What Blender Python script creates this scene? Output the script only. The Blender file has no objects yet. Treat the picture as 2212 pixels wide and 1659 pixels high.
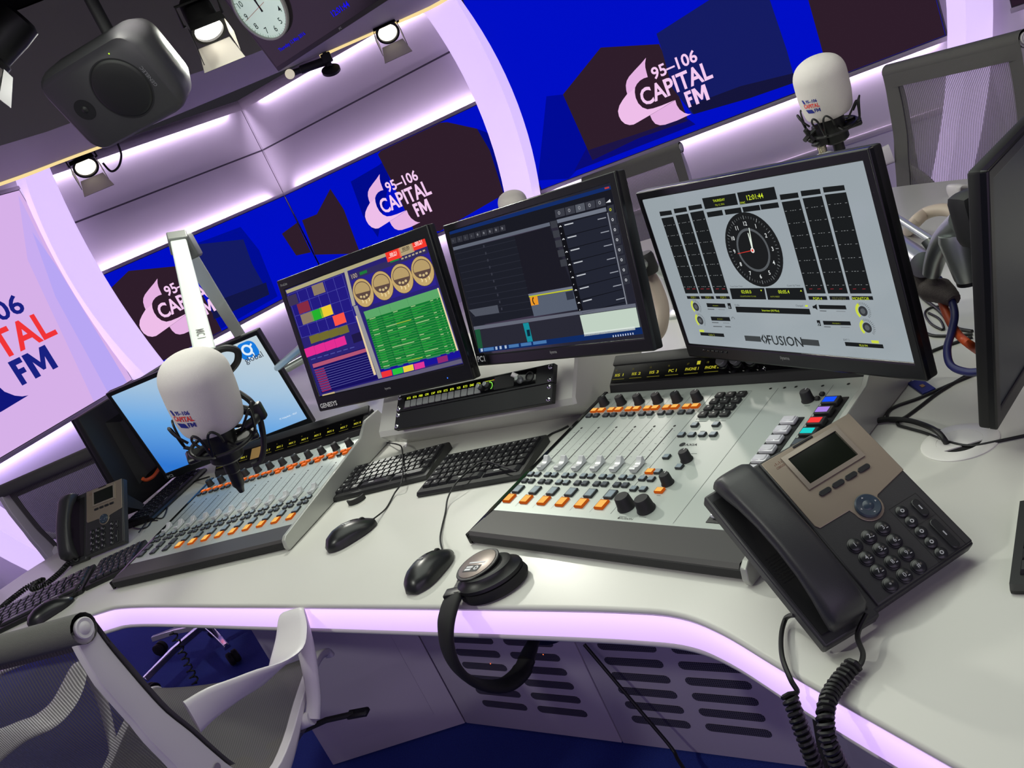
import bpy, bmesh, math, random
from mathutils import Vector, Matrix
random.seed(7)
SC = bpy.context.scene
COL = SC.collection
PI = math.pi
def V(*a): return Vector(a)
# ------------------------------------------------------------------ camera
F_PX, CX, CY = 1850.0, 1106.0, 829.5
_g = Vector((0.398, 0.8743, 0.2779)).normalized()
_up = -_g
_z = Vector((0, 0, 1))
_fw = (_z - _g*_z.dot(_g)).normalized()
_rt = _fw.cross(_up)
CAM = Vector((0, 0, 1.39))
def c2w(c): return Vector((_rt.dot(c), _fw.dot(c), _up.dot(c)))
def ray(u, v): return c2w(Vector(((u-CX)/F_PX, (v-CY)/F_PX, 1.0)))
def atz(u, v, z):
    d = ray(u, v); return CAM + d*((z-CAM.z)/d.z)
def atd(u, v, dist):
    d = ray(u, v); return CAM + d*(dist/math.hypot(d.x, d.y))
def onpl(u, v, o, n):
    d = ray(u, v); return CAM + d*((o-CAM).dot(n)/d.dot(n))
def pol(az, dist, z=0.0):
    a = math.radians(az); return Vector((dist*math.sin(a), dist*math.cos(a), z))
cd = bpy.data.cameras.new('camera'); cam = bpy.data.objects.new('camera', cd); COL.objects.link(cam)
X = c2w(Vector((1, 0, 0))); Y = c2w(Vector((0, -1, 0))); Zc = c2w(Vector((0, 0, -1)))
cam.matrix_world = Matrix(((X.x, Y.x, Zc.x, CAM.x), (X.y, Y.y, Zc.y, CAM.y), (X.z, Y.z, Zc.z, CAM.z), (0, 0, 0, 1)))
cd.sensor_fit = 'HORIZONTAL'; cd.sensor_width = 36.0; cd.lens = 36.0*F_PX/2212.0; cd.clip_start = 0.02
SC.camera = cam
vs = SC.view_settings
vs.view_transform = 'Standard'; vs.look = 'None'; vs.exposure = 0.0; vs.gamma = 1.0; vs.use_curve_mapping = False
# ------------------------------------------------------------------ materials
def lin(c):
    c = c/255.0
    return c/12.92 if c <= 0.04045 else ((c+0.055)/1.055)**2.4
def S(r, g, b): return (lin(r), lin(g), lin(b), 1.0)
MATS = {}
def mat(name, rgb=(128, 128, 128), rough=0.5, metal=0.0, emit=None, es=1.0, coat=0.0, spec=0.5, noise=None, trans=0.0, bump=None):
    if name in MATS: return MATS[name]
    m = bpy.data.materials.new(name); m.use_nodes = True
    nt = m.node_tree; b = nt.nodes['Principled BSDF']
    b.inputs['Base Color'].default_value = S(*rgb); b.inputs['Roughness'].default_value = rough
    b.inputs['Metallic'].default_value = metal; b.inputs['Specular IOR Level'].default_value = spec
    b.inputs['Coat Weight'].default_value = coat; b.inputs['Coat Roughness'].default_value = 0.08
    if trans: b.inputs['Transmission Weight'].default_value = trans
    if emit is not None:
        b.inputs['Emission Color'].default_value = S(*emit); b.inputs['Emission Strength'].default_value = es
    if noise:                                        # (scale, second colour)
        tc = nt.nodes.new('ShaderNodeTexCoord'); n = nt.nodes.new('ShaderNodeTexNoise'); mx = nt.nodes.new('ShaderNodeMix')
        mx.data_type = 'RGBA'; n.inputs['Scale'].default_value = noise[0]; n.inputs['Detail'].default_value = 4
        mx.inputs[6].default_value = S(*rgb); mx.inputs[7].default_value = S(*noise[1])
        nt.links.new(tc.outputs['Object'], n.inputs['Vector']); nt.links.new(n.outputs['Fac'], mx.inputs[0]); nt.links.new(mx.outputs[2], b.inputs['Base Color'])
    if bump:                                         # (scale, strength)
        tc = nt.nodes.new('ShaderNodeTexCoord'); n = nt.nodes.new('ShaderNodeTexNoise'); bp = nt.nodes.new('ShaderNodeBump')
        n.inputs['Scale'].default_value = bump[0]; n.inputs['Detail'].default_value = 3; bp.inputs['Strength'].default_value = bump[1]; bp.inputs['Distance'].default_value = 0.002
        nt.links.new(tc.outputs['Object'], n.inputs['Vector']); nt.links.new(n.outputs['Fac'], bp.inputs['Height']); nt.links.new(bp.outputs['Normal'], b.inputs['Normal'])
    MATS[name] = m; return m
def emat(name, rgb, es=1.0, rough=0.3, spec=0.0):
    return mat(name, (4, 4, 4), rough, 0, rgb, es, spec=spec)
def uic(rgb, es=1.0): return emat('screen_%02x%02x%02x' % tuple(rgb), rgb, es, 0.25)
# ------------------------------------------------------------------ mesh builder
_rb = {}
def rbox_data(sx, sy, sz, r, seg):
    k = (round(sx, 5), round(sy, 5), round(sz, 5), round(r, 5), seg)
    if k not in _rb:
        bm = bmesh.new(); bmesh.ops.create_cube(bm, size=1.0)
        for v in bm.verts: v.co = Vector((v.co.x*sx, v.co.y*sy, v.co.z*sz))
        if r > 0: bmesh.ops.bevel(bm, geom=list(bm.edges), offset=min(r, sx*.49, sy*.49, sz*.49), segments=seg, profile=0.5, affect='EDGES', clamp_overlap=True)
        bm.verts.index_update()
        _rb[k] = ([v.co.copy() for v in bm.verts], [[v.index for v in f.verts] for f in bm.faces]); bm.free()
    return _rb[k]
_tx = {}
def text_data(s, bold=0.0, res=3):
    k = (s, bold, res)
    if k not in _tx:
        cu = bpy.data.curves.new('lettering', 'FONT'); cu.body = s; cu.size = 1.0; cu.offset = bold; cu.resolution_u = res
        ob = bpy.data.objects.new('lettering', cu)
        me = bpy.data.meshes.new_from_object(ob)
        vv = [v.co.copy() for v in me.vertices]; ff = [list(p.vertices) for p in me.polygons]
        bpy.data.objects.remove(ob); bpy.data.curves.remove(cu); bpy.data.meshes.remove(me)
        _tx[k] = (vv, ff)
    return _tx[k]
class MB:
    def __init__(s): s.v = []; s.f = []; s.m = []; s.sm = []
    def add(s, vs_, fs, mat=0, M=None, smooth=True):
        n = len(s.v)
        s.v += [(M @ Vector(p)) if M is not None else Vector(p) for p in vs_]
        for f in fs: s.f.append([i+n for i in f]); s.m.append(mat); s.sm.append(smooth)
        return s
    def rbox(s, c, size, r=0.0, seg=2, mat=0, M=None):
        vv, ff = rbox_data(*size, r, seg); c = Vector(c)
        return s.add([p+c for p in vv], ff, mat, M)
    def box2(s, a, b, r=0.0, seg=2, mat=0, M=None):
        c = [(a[i]+b[i])/2 for i in range(3)]; d = [abs(b[i]-a[i]) for i in range(3)]
        return s.rbox(c, d, r, seg, mat, M)
    def rows(s, R, closed=False, mat=0, M=None, cap=False, loop=False):
        nr = len(R); nc = len(R[0]); vv = [p for r in R for p in r]; ff = []
        for i in range(nr if loop else nr-1):
            for j in range(nc if closed else nc-1):
                a = i*nc+j; b = i*nc+(j+1) % nc; i2 = (i+1) % nr; ff.append([a, b, i2*nc+(j+1) % nc, i2*nc+j])
        if cap: ff.append(list(range(nc))[::-1]); ff.append([(nr-1)*nc+j for j in range(nc)])
        return s.add(vv, ff, mat, M)
    def lathe(s, prof, n=24, mat=0, M=None, cap=True):
        R = [[Vector((r*math.cos(2*PI*j/n), r*math.sin(2*PI*j/n), z)) for j in range(n)] for r, z in prof]
        return s.rows(R, True, mat, M, cap)
    def cyl(s, c, r, h, n=20, mat=0, r2=None, M=None):
        c = Vector(c); T = Matrix.Translation(c)
        return s.lathe([(r, -h/2), (r if r2 is None else r2, h/2)], n, mat, (M @ T) if M is not None else T)
    def tube(s, pts, r, n=8, mat=0, M=None, closed=False):
        pts = [Vector(p) for p in pts]; N = len(pts); R = []
        t0 = (pts[1]-pts[0]).normalized(); a = Vector((0, 0, 1)) if abs(t0.z) < 0.9 else Vector((1, 0, 0))
        nrm = t0.cross(a).normalized()
        for i, p in enumerate(pts):
            if closed: t = (pts[(i+1) % N]-pts[i-1]).normalized()
            else: t = (pts[min(i+1, N-1)]-pts[max(i-1, 0)]).normalized()
            nrm = (nrm - t*nrm.dot(t)).normalized(); bn = t.cross(nrm)
            rr = r[i] if isinstance(r, (list, tuple)) else r
            R.append([p + (nrm*math.cos(2*PI*j/n)+bn*math.sin(2*PI*j/n))*rr for j in range(n)])
        return s.rows(R, True, mat, M, cap=not closed, loop=closed)
    def prism(s, poly, z0, z1, mat=0, M=None, smooth=False):
        n = len(poly); vv = [(x, y, z0) for x, y in poly]+[(x, y, z1) for x, y in poly]
        ff = [list(range(n))[::-1], [n+i for i in range(n)]]+[[i, (i+1) % n, n+(i+1) % n, n+i] for i in range(n)]
        return s.add(vv, ff, mat, M, smooth)
    def poly(s, pts, mat=0, M=None): return s.add(pts, [list(range(len(pts)))], mat, M, False)
    def flat(s, pts2, z, mat=0, M=None): return s.poly([(x, y, z) for x, y in pts2], mat, M)
    def rect(s, x0, y0, x1, y1, z, mat=0, M=None):
        if x0 > x1: x0, x1 = x1, x0
        if y0 > y1: y0, y1 = y1, y0
        return s.flat([(x0, y0), (x1, y0), (x1, y1), (x0, y1)], z, mat, M)
    def disc(s, x, y, rx, z, mat=0, ry=None, n=28, M=None):
        ry = ry or rx; return s.flat([(x+rx*math.cos(2*PI*i/n), y+ry*math.sin(2*PI*i/n)) for i in range(n)], z, mat, M)
    def ring(s, x, y, r0, r1, z, mat=0, n=32, M=None, a0=0.0, a1=2*PI):
        R = [[(x+r*math.cos(a0+(a1-a0)*i/n), y+r*math.sin(a0+(a1-a0)*i/n), z) for i in range(n+1)] for r in (r1, r0)]
        return s.rows(R, False, mat, M)
    def text(s, t, x, y, z, size=None, mat=0, M=None, bold=0.0, w=None, h=None, ax=0.0, ay=0.0, res=3):
        """flat lettering: size = type size, or fitted into w (and h)"""
        vv, ff = text_data(t, bold, res)
        x0 = min(p.x for p in vv); x1 = max(p.x for p in vv); y0 = min(p.y for p in vv); y1 = max(p.y for p in vv)
        if w: sx = w/(x1-x0); sy = h/(y1-y0) if h else sx
        elif h: sy = h/(y1-y0); sx = sy
        else: sx = sy = size
        ox = x-(x1-x0)*sx*ax; oy = y-(y1-y0)*sy*ay
        return s.add([((p.x-x0)*sx+ox, (p.y-y0)*sy+oy, z) for p in vv], ff, mat, M, False)
    def mesh(s, name, mats, ang=40):
        me = bpy.data.meshes.new(name); me.from_pydata([tuple(p) for p in s.v], [], s.f)
        for m in mats: me.materials.append(m)
        me.polygons.foreach_set('material_index', s.m); me.polygons.foreach_set('use_smooth', s.sm)
        me.validate(); me.update(); me.set_sharp_from_angle(angle=math.radians(ang)); return me
    def build(s, name, mats, parent=None, M=None, bevel=0.0, ang=40, label=None, seg=2):
        if not isinstance(mats, (list, tuple)): mats = [mats]
        o = bpy.data.objects.new(name, s.mesh(name, mats, ang)); COL.objects.link(o)
        if parent is not None: o.parent = parent
        if M is not None: o.matrix_basis = M
        if bevel:
            md = o.modifiers.new('edge', 'BEVEL'); md.width = bevel; md.segments = seg; md.limit_method = 'ANGLE'; md.angle_limit = math.radians(35)
        if label: o['label'] = label
        return o
def tag(o, label=None, cat=None, group=None, kind=None):
    if label: o['label'] = label
    if cat: o['category'] = cat
    if group: o['group'] = group
    if kind: o['kind'] = kind
    return o
def thing(name, label, cat, M=None, group=None):
    o = bpy.data.objects.new(name, None); COL.objects.link(o); o.empty_display_size = 0.05
    o.matrix_basis = M if M is not None else Matrix.Identity(4)
    return tag(o, label, cat, group)
def struct(o): o['kind'] = 'structure'; return o
def inst(o, M, parent=None, name=None):
    c = o.copy(); COL.objects.link(c); c.parent = parent if parent is not None else o.parent; c.matrix_basis = M
    if name: c.name = name
    return c
KIDS = {}
def copy_tree(o, parent=None, M=None):
    c = o.copy(); COL.objects.link(c); c.parent = parent
    if M is not None: c.matrix_basis = M
    for ch in list(o.children): copy_tree(ch, c)
    return c
def frame(o, x, y, z=None):
    x = Vector(x).normalized(); y = Vector(y); y = (y-x*y.dot(x)).normalized(); z = x.cross(y); o = Vector(o)
    return Matrix(((x.x, y.x, z.x, o.x), (x.y, y.y, z.y, o.y), (x.z, y.z, z.z, o.z), (0, 0, 0, 1)))
def zframe(o, z, xh=None):
    """frame whose z axis is z"""
    z = Vector(z).normalized(); a = Vector(xh) if xh is not None else (Vector((0, 0, 1)) if abs(z.z) < 0.9 else Vector((1, 0, 0)))
    x = (a - z*a.dot(z)).normalized(); y = z.cross(x); o = Vector(o)
    return Matrix(((x.x, y.x, z.x, o.x), (x.y, y.y, z.y, o.y), (x.z, y.z, z.z, o.z), (0, 0, 0, 1)))
def T(x, y, z): return Matrix.Translation((x, y, z))
def RX(a): return Matrix.Rotation(math.radians(a), 4, 'X')
def RY(a): return Matrix.Rotation(math.radians(a), 4, 'Y')
def RZ(a): return Matrix.Rotation(math.radians(a), 4, 'Z')
def spline(pts, n=6, closed=False):
    P = [Vector(p) for p in pts]; N = len(P); out = []
    for i in range(N if closed else N-1):
        g = (lambda k: P[k % N]) if closed else (lambda k: P[max(0, min(N-1, k))])
        p0, p1, p2, p3 = g(i-1), g(i), g(i+1), g(i+2)
        for j in range(n):
            t = j/n; out.append(0.5*((2*p1)+(p2-p0)*t+(2*p0-5*p1+4*p2-p3)*t*t+(3*p1-p0-3*p2+p3)*t**3))
    if not closed: out.append(P[-1].copy())
    return out
def area(name, loc, target, sx, sy, power, rgb=(255, 255, 255), spread=180):
    l = bpy.data.lights.new(name, 'AREA'); l.shape = 'RECTANGLE'; l.size = sx; l.size_y = sy; l.energy = power; l.color = S(*rgb)[:3]; l.spread = math.radians(spread)
    o = bpy.data.objects.new(name, l); COL.objects.link(o)
    o.matrix_world = zframe(loc, Vector(loc)-Vector(target)); return o
def strip_light(name, a, b, direc, width, power, rgb):
    a = Vector(a); b = Vector(b); l = bpy.data.lights.new(name, 'AREA'); l.shape = 'RECTANGLE'; l.size = (b-a).length; l.size_y = width; l.energy = power; l.color = S(*rgb)[:3]
    o = bpy.data.objects.new(name, l); COL.objects.link(o); o.matrix_world = zframe((a+b)/2, -Vector(direc), b-a); return o
def spot(name, loc, target, power, rgb, cone=80, blend=0.6, rad=0.05):
    l = bpy.data.lights.new(name, 'SPOT'); l.energy = power; l.color = S(*rgb)[:3]; l.spot_size = math.radians(cone); l.spot_blend = blend; l.shadow_soft_size = rad
    o = bpy.data.objects.new(name, l); COL.objects.link(o); o.matrix_world = zframe(loc, Vector(loc)-Vector(target)); return o
# shared materials
BLK = mat('black_plastic', (20, 20, 22), 0.38)
BLKM = mat('matt_black_plastic', (26, 26, 28), 0.6)
GLOSS = mat('gloss_black_plastic', (9, 9, 11), 0.12)
RUB = mat('rubber', (14, 14, 15), 0.7)
STEEL = mat('brushed_steel', (186, 192, 190), 0.36, 0.85)
CHROME = mat('chrome', (220, 220, 225), 0.08, 1.0)
WHT = mat('white_plastic', (222, 220, 216), 0.35)
CORD = mat('black_cord', (16, 16, 18), 0.5)
# ------------------------------------------------------------------ room shell
WALL = mat('white_laminate_wall', (190, 186, 192), 0.55)
CARPET = mat('navy_carpet', (38, 64, 166), 0.95, noise=(260, (18, 34, 104)), bump=(420, 0.8))
DARKC = mat('black_ceiling', (9, 9, 9), 0.9, spec=.1)
RAFT = mat('grey_raft_paint', (160, 158, 152), 0.6)
GROOVE = mat('dark_groove', (60, 55, 66), 0.8)
RIB = mat('backlit_lilac_acrylic', (230, 220, 240), 0.4, 0, (226, 200, 255), 0.86)
LIP = mat('grey_aluminium_lip', (168, 162, 168), 0.4)
W = [V(-2.65, 3.94, 0), V(-2.007, 5.228, 0), pol(-8.2, 6.25), V(.54, 5.228, 0), V(.60, 5.40, 0), V(2.594, 3.919, 0), V(3.6, 2.3, 0), V(3.7, -.3, 0),
     V(2.5, -2.6, 0), V(-2.6, -2.6, 0), V(-3.7, 0, 0), V(-3.55, 2.3, 0)]
WN = ['wall_left', 'wall_back_left', 'wall_back', 'wall_back_return', 'wall_right', 'wall_far_right', 'wall_side_right', 'wall_rear_right', 'wall_rear', 'wall_rear_left', 'wall_side_left', 'wall_far_left']
def wframe(a, b, z=0.0, off=0.0):
    a = Vector(a); u = (Vector(b)-a); u.z = 0; u.normalize(); n = u.cross(V(0, 0, 1))
    return frame(V(a.x, a.y, z)+n*off, u, V(0, 0, 1))
WO = -0.10                                            # the wall face lies this far behind the front of the screens
for i, nm in enumerate(WN):
    if nm == 'wall_back_return': continue
    a, b = W[i], W[(i+1) % len(W)]; L = (b-a).length
    top = 2.62
    if nm in ('wall_back_left', 'wall_back'): top = 2.19   # the two angled panels stop under the dark void
    m = MB(); e0_ = 0.0 if nm == 'wall_back_return' else 0.12; m.box2((-e0_, 0, WO-0.06), (L+(0.02 if nm == 'wall_back' else e0_), top, WO)); struct(m.build(nm, WALL, None, wframe(a, b)))
m = MB(); m.prism([(p.x*1.04, p.y*1.04) for p in W][::-1], -0.06, 0.0); struct(m.build('floor', CARPET))
m = MB(); m.prism([(p.x*1.1, p.y*1.1) for p in W][::-1], 2.62, 2.70); struct(m.build('ceiling', DARKC))
# seams of the two angled wall panels
k = 1
for a, b in ((W[1], W[2]), (W[2], W[3])):
    L = (b-a).length; e0, e1 = (0, .072) if a is W[1] else (-.072, 0); m = MB(); m.box2((e0, 1.840, WO-0.002), (L+e1, 1.850, WO+0.003)); struct(m.build('trim_%d' % k, GROOVE, None, wframe(a, b))); k += 1
    m = MB(); m.box2((e0, 2.165, WO-0.05), (L+e1, 2.195, WO+0.035), 0.004); m.box2((e0, 2.13, WO+0.02), (L+e1, 2.195, WO+0.035), .003); struct(m.build('trim_%d' % k, LIP, None, wframe(a, b))); k += 1
c = pol(-8.2, 6.25+0.121); m = MB(); m.box2((-0.0035, -0.003, 1.5), (0.0035, 0.004, 2.17)); struct(m.build('trim_%d' % k, GROOVE, None, T(c.x, c.y, 0))); k += 1
# low ledge line on the right wall
fr = wframe(W[4], W[5]); m = MB(); m.box2((0.05, 0.545, WO-0.01), (2.35, 0.575, WO+0.02), .004); struct(m.build('trim_%d' % k, LIP, None, fr)); k += 1
# ------------------------------------------------------------------ backlit ribs
def rib(edges, d, dep, z0, z1, narrow_right):
    """edges: three (az0, curve, tan0) edge curves, left to right; the middle one stands proud of the wall"""
    R = []; N = 26
    for i in range(N+1):
        z = z0+(z1-z0)*i/N; row = []
        for j, (a0, kk, t0) in enumerate(edges):
            dd = d-dep if j == 1 else d+0.02
            t = (z-CAM.z)/dd; p = pol(a0+kk*(t-t0)**2, dd); row.append(V(p.x, p.y, z))
        mid = (row[0]+row[2])/2; back = V(mid.x, mid.y, 0).normalized()*0.05
        row = [row[0]-V(0, 0, 0), row[1], row[2], row[2]+V(back.x, back.y, 0), row[0]+V(back.x, back.y, 0)]
        R.append(row)
    m = MB(); m.rows(R, True, cap=True); return m
m = rib([(5.33, -62, .02), (7.17, -52, .03), (7.75, -68, .018)], 5.2, 0.10, 0.0, 2.3, True); struct(m.build('trim_%d' % k, RIB, ang=25)); k += 1
m = rib([(-22.2, 42, .012), (-21.75, 62, .03), (-20.0, 36, .03)], 5.55, 0.10, 0.0, 2.3, False); struct(m.build('trim_%d' % k, RIB, ang=25)); k += 1
m = rib([(32.95, -52, .02), (33.9, -52, .02), (35.25, -52, .02)], 4.62, 0.08, 0.0, 2.4, False); struct(m.build('trim_%d' % k, RIB, ang=25)); k += 1
m = rib([(-35.3, 62, .02), (-34.0, 62, .02), (-32.9, 62, .02)], 4.72, 0.08, 0.0, 2.4, False); struct(m.build('trim_%d' % k, RIB, ang=25)); k += 1
# ------------------------------------------------------------------ video walls
BLUE = (0, 14, 196); BROWN = (46, 29, 42); NAVY = (20, 27, 98); PINK = (236, 186, 232)
def smooth2(pts, n=4):
    return [(p.x, p.y) for p in spline([(x, y, 0) for x, y in pts], n, True)]
_zl = lambda x, y: (1180+x/5.027, 60+y/5.027)
_lf = wframe(pol(7, 5.4), pol(32.1, 4.72)); _lo = _lf.translation; _ln = _lf.col[2].xyz
def _luv(x, y):
    p = onpl(*_zl(x, y), _lo, _ln); q = _lf.inverted() @ p; return (q.x-0.654, q.y-0.991)
HORN = [_luv(*p) for p in [(1083, 325), (1030, 388), (960, 462), (900, 530), (875, 575), (865, 625), (870, 680), (880, 718), (925, 690), (965, 650), (985, 610), (1020, 572), (1060, 548), (1103, 535), (1088, 480), (1076, 430), (1074, 385)]]
ROLL = [_luv(*p) for p in [(880, 718), (925, 690), (965, 650), (962, 700), (972, 760), (1000, 820), (1045, 865), (1100, 885), (1160, 875), (1250, 845), (1395, 785), (1230, 888), (1120, 952), (1000, 1022), (950, 1050), (905, 1056), (855, 1042), (815, 1007), (790, 960), (780, 905), (795, 845), (830, 785)]]
ROLL2 = [_luv(*p) for p in [(1128, 950), (1150, 1000), (1185, 1042), (1235, 1058), (1290, 1052), (1420, 1007), (1575, 935), (1540, 936), (1500, 923), (1450, 888), (1418, 840), (1402, 785), (1230, 890)]]
def logo(mb, M, m_roll, m_roll2, m_num, m_cap, m_fm, z=0.001):
    """station logo, drawn in metres of the largest screen; M maps it to its place"""
    mb.flat(HORN, z, m_roll2, M); mb.flat(ROLL, z, m_roll, M); mb.flat(ROLL2, z*1.2, m_roll2, M)
    mb.text('95–106', .258, .241, z*1.6, None, m_num, M, .022, w=.262, h=.066)
    mb.text('CAPITAL', .152, .132, z*1.6, None, m_cap, M, .024, w=.415, h=.094)
    for x_, w_, P_ in ((.389, .038, FL_), (.433, .079, ML_)): mb.flat([(x_+a*w_, .036+b*.084) for a, b in P_], z*1.6, m_fm, M)
VW = []
ML_ = [(0, 0), (0, 1), (.26, 1), (.5, .48), (.74, 1), (1, 1), (1, 0), (.76, 0), (.76, .60), (.56, .16), (.44, .16), (.24, .60), (.24, 0)]
FL_ = [(0, 0), (0, 1), (1, 1), (1, .78), (.42, .78), (.42, .6), (.88, .6), (.88, .39), (.42, .39), (.42, 0)]
def video_wall(label, a, b, z0, z1, base, shapes, group='video walls around the studio', lips=(1, 1)):
    """shapes: list of (colour, [photo pixels] or M for a logo)"""
    fr_ = wframe(a, b, z0); L = (Vector(b)-Vector(a)).length; H = z1-z0
    t = tag(thing('led_screen', label, 'screen', fr_, group), kind='thing')
    m = MB(); m.box2((0, 0, WO+0.001), (L, H, -0.004)); m.build('housing', mat('dark_housing', (30, 28, 32), .6), t)
    m = MB(); m.rect(0.004, 0.004, L-0.004, H-0.004, -0.003); sc = m.build('screen', emat('led_base_%d_%d_%d' % base, base, 1.0, .5), t)
    cols = []; g = MB(); o = fr_.translation; n = fr_.col[2].xyz; inv = fr_.inverted()
    def ci(c):
        if c not in cols: cols.append(c)
        return cols.index(c)
    for i, (c, pts) in enumerate(shapes):
        if isinstance(pts, Matrix):
            logo(g, pts, *[ci(q) for q in c], z=0.0012)
        else:
            q = [inv @ onpl(u, v, o, n) for u, v in pts]
            g.flat([(min(max(p.x, .005), L-.005), min(max(p.y, .005), H-.005)) for p in q], -0.0025+0.0004*i, ci(c))
    if shapes: g.build('screen_picture', [emat('led_%d_%d_%d' % q, q, 1.0, .5) for q in cols], sc)
    if lips[0]: MB().box2((-0.005, -0.022, WO+0.03), (L+0.005, 0.0, 0.004), .003).build('edge_lip', LIP, t)
    if lips[1]: MB().box2((-0.005, H, WO+0.03), (L+0.005, H+0.02, 0.004), .003).build('edge_lip', LIP, t)
    VW.append((t, L, H)); return t, fr_, L, H
PK = ((238, 190, 233), (229, 178, 226), (243, 202, 240), (243, 202, 240), (243, 202, 240))
T2 = lambda x, y, sx=1.0, sy=1.0: Matrix.Translation((x, y, 0)) @ Matrix.Diagonal((sx, sy, 1, 1))
zq = lambda k, x0, y0: (lambda x, y: (x0+x/k, y0+y/k))
z2, z3, z35, z4, zg = zq(2.989, 736, 0), zq(2.989, 1472, 0), zq(5.53, 740, 350), zq(2.989, 0, 552), zq(6.9125, 300, 500)
# big right-hand screen
A0 = [(180, 725), (590, 215), (1225, 178), (1330, 420), (1440, 740), (1530, 980), (1100, 1120), (480, 1395)]
big = video_wall('widest video wall, blue with a pink station logo, right of the right-hand lilac rib', pol(7, 5.4), pol(32.1, 4.72), 0.895, 2.3, BLUE, [
    ((0, 10, 150), [_zl(*p) for p in [(0, 745), (180, 725), (480, 1395), (240, 1640), (-200, 1700)]]),
    ((8, 10, 120), [_zl(*p) for p in [(440, 1300), (1500, 960), (1620, 1050), (900, 1330), (300, 1560)]]),
    (BROWN, [_zl(*p) for p in A0]),
    ((28, 20, 70), [_zl(*p) for p in [(455, 1330), (1490, 985), (1540, 1010), (1000, 1200), (500, 1440)]]),
    (NAVY, [(1418, 73), (1560, -18), (1663, 0), (1700, 110), (1718, 176), (1620, 212), (1495, 246), (1452, 190), (1430, 110)]),
    ((20, 20, 58), [(1488, 228), (1600, 186), (1714, 158), (1718, 178), (1620, 212), (1498, 247)]),
    (BROWN, [(1730, -60), (1746, 0), (1783, 134), (1808, 175), (2085, 80), (2110, -60)]),
    (PK, T2(.654, .096))])
# the angled pair behind the desk
mid1 = video_wall('blue video wall left of the wall corner, its logo half hidden by the microphone arm', pol(-20.5, 5.62), pol(-8.2, 6.25), 0.895, 1.51, BLUE, [
    ((0, 12, 150), [(416, 529), (520, 490), (560, 540), (600, 640), (470, 715)]),
    (BROWN, [(241, 621), (278, 585), (410, 572), (440, 640), (480, 715), (440, 760), (330, 790), (250, 700)]),
    (NAVY, [(416, 529), (526, 517), (545, 570), (582, 636), (500, 674), (462, 668), (420, 580)]),
    ((18, 22, 70), [(455, 655), (575, 610), (582, 636), (500, 674), (462, 690)]),
    (BROWN, [(609, 505), (648, 478), (672, 545), (640, 552)]),
    (PK, T2(.066+.02, .10, .945, 1.0))])
mid2 = video_wall('blue video wall right of the wall corner, with a whole pink logo above the monitors', pol(-8.2, 6.25), pol(5.55, 5.26), 0.895, 1.51, BLUE, [
    ((0, 10, 140), [z35(*p) for p in [(95, 235), (430, 40), (480, 0), (560, 200), (420, 900), (240, 640)]]),
    (BROWN, [(652, 476), (684, 463), (713, 408), (742, 452), (778, 548), (676, 552)]),
    ((0, 10, 130), [(1030, 278), (1060, 290), (1110, 420), (1080, 450)]),
    (BROWN, [(816, 334), (822, 326), (950, 264), (966, 264), (1030, 278), (1058, 325), (1088, 420), (950, 500), (895, 500), (850, 400)]),
    (PK, T2(.56, .106, 1.0, 1.03))])
pk_cols = ((20, 30, 140), (16, 22, 120), (25, 33, 128), (240, 52, 56), (25, 33, 128))
pink = video_wall('pale pink video wall with red and navy lettering, cut by the left edge', V(-2.62, 3.998, 0), V(-2.035, 5.145, 0), 0.895, 2.1, (214, 176, 232), [
    ((200, 172, 240), [(40, 420), (110, 560), (210, 720), (275, 830), (205, 870), (60, 560)]),
    ((184, 166, 244), [(70, 500), (120, 570), (215, 725), (275, 825), (235, 850), (120, 640)]),
    (pk_cols, T2(-.13, .205, 2.0, 1.62))])
vw4 = video_wall('dark video wall at the top right corner, right of the far lilac rib', V(2.68, 3.78, 0), V(3.5, 2.46, 0), 0.915, 2.3, (40, 26, 40), [])
vw5 = video_wall('pale video wall outside the left edge behind the desk', V(-3.47, 2.52, 0), V(-2.72, 3.83, 0), 0.895, 2.1, (214, 176, 232), [])
for (t, fr_, L, H), (up, dn, pu, pd) in zip((big, mid1, mid2, pink, vw4, vw5), ((0, 1, 0, 13), (1, 1, 7, 7), (1, 1, 8, 8), (0, 1, 0, 6), (0, 1, 0, 6), (0, 1, 0, 5))):
    col = (240, 214, 255) if t is not pink[0] else (214, 190, 255)
    if up: strip_light('cove_light_up', fr_ @ V(0.05, H+0.006, WO+0.03), fr_ @ V(L-0.05, H+0.006, WO+0.03), fr_.to_3x3() @ V(0, 1, -0.12), 0.025, pu, col)
    if dn: strip_light('cove_light_down', fr_ @ V(0.05, -0.006, WO+0.028), fr_ @ V(L-0.05, -0.006, WO+0.028), fr_.to_3x3() @ V(0, -1, -0.12), 0.025, pd, col)
for a, b, p in ((W[1], W[2], 8), (W[2], W[3], 9)):
    f2 = wframe(a, b); L = (b-a).length
    strip_light('cove_light_top', f2 @ V(0.1, 2.16, WO+0.015), f2 @ V(L-0.06, 2.16, WO+0.015), f2.to_3x3() @ V(0, -1, -0.06), 0.02, p, (240, 218, 255))
# the rest of the ring of screens, behind the photographer
vw6 = video_wall('pale pink video wall behind the photographer', V(2.2, -2.6, 0), V(-2.2, -2.6, 0), 0.02, 2.1, (196, 170, 214), [])
for x0, x1 in ((-2.4, -.1), (.1, 2.4)): strip_light('rear_fill_strip', V(x0, -2.44, 2.3), V(x1, -2.44, 2.3), V(0, .5, -1), .05, 12, (232, 222, 250))  # unseen lilac fill strips, added to lift the dark under the desk
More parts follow.
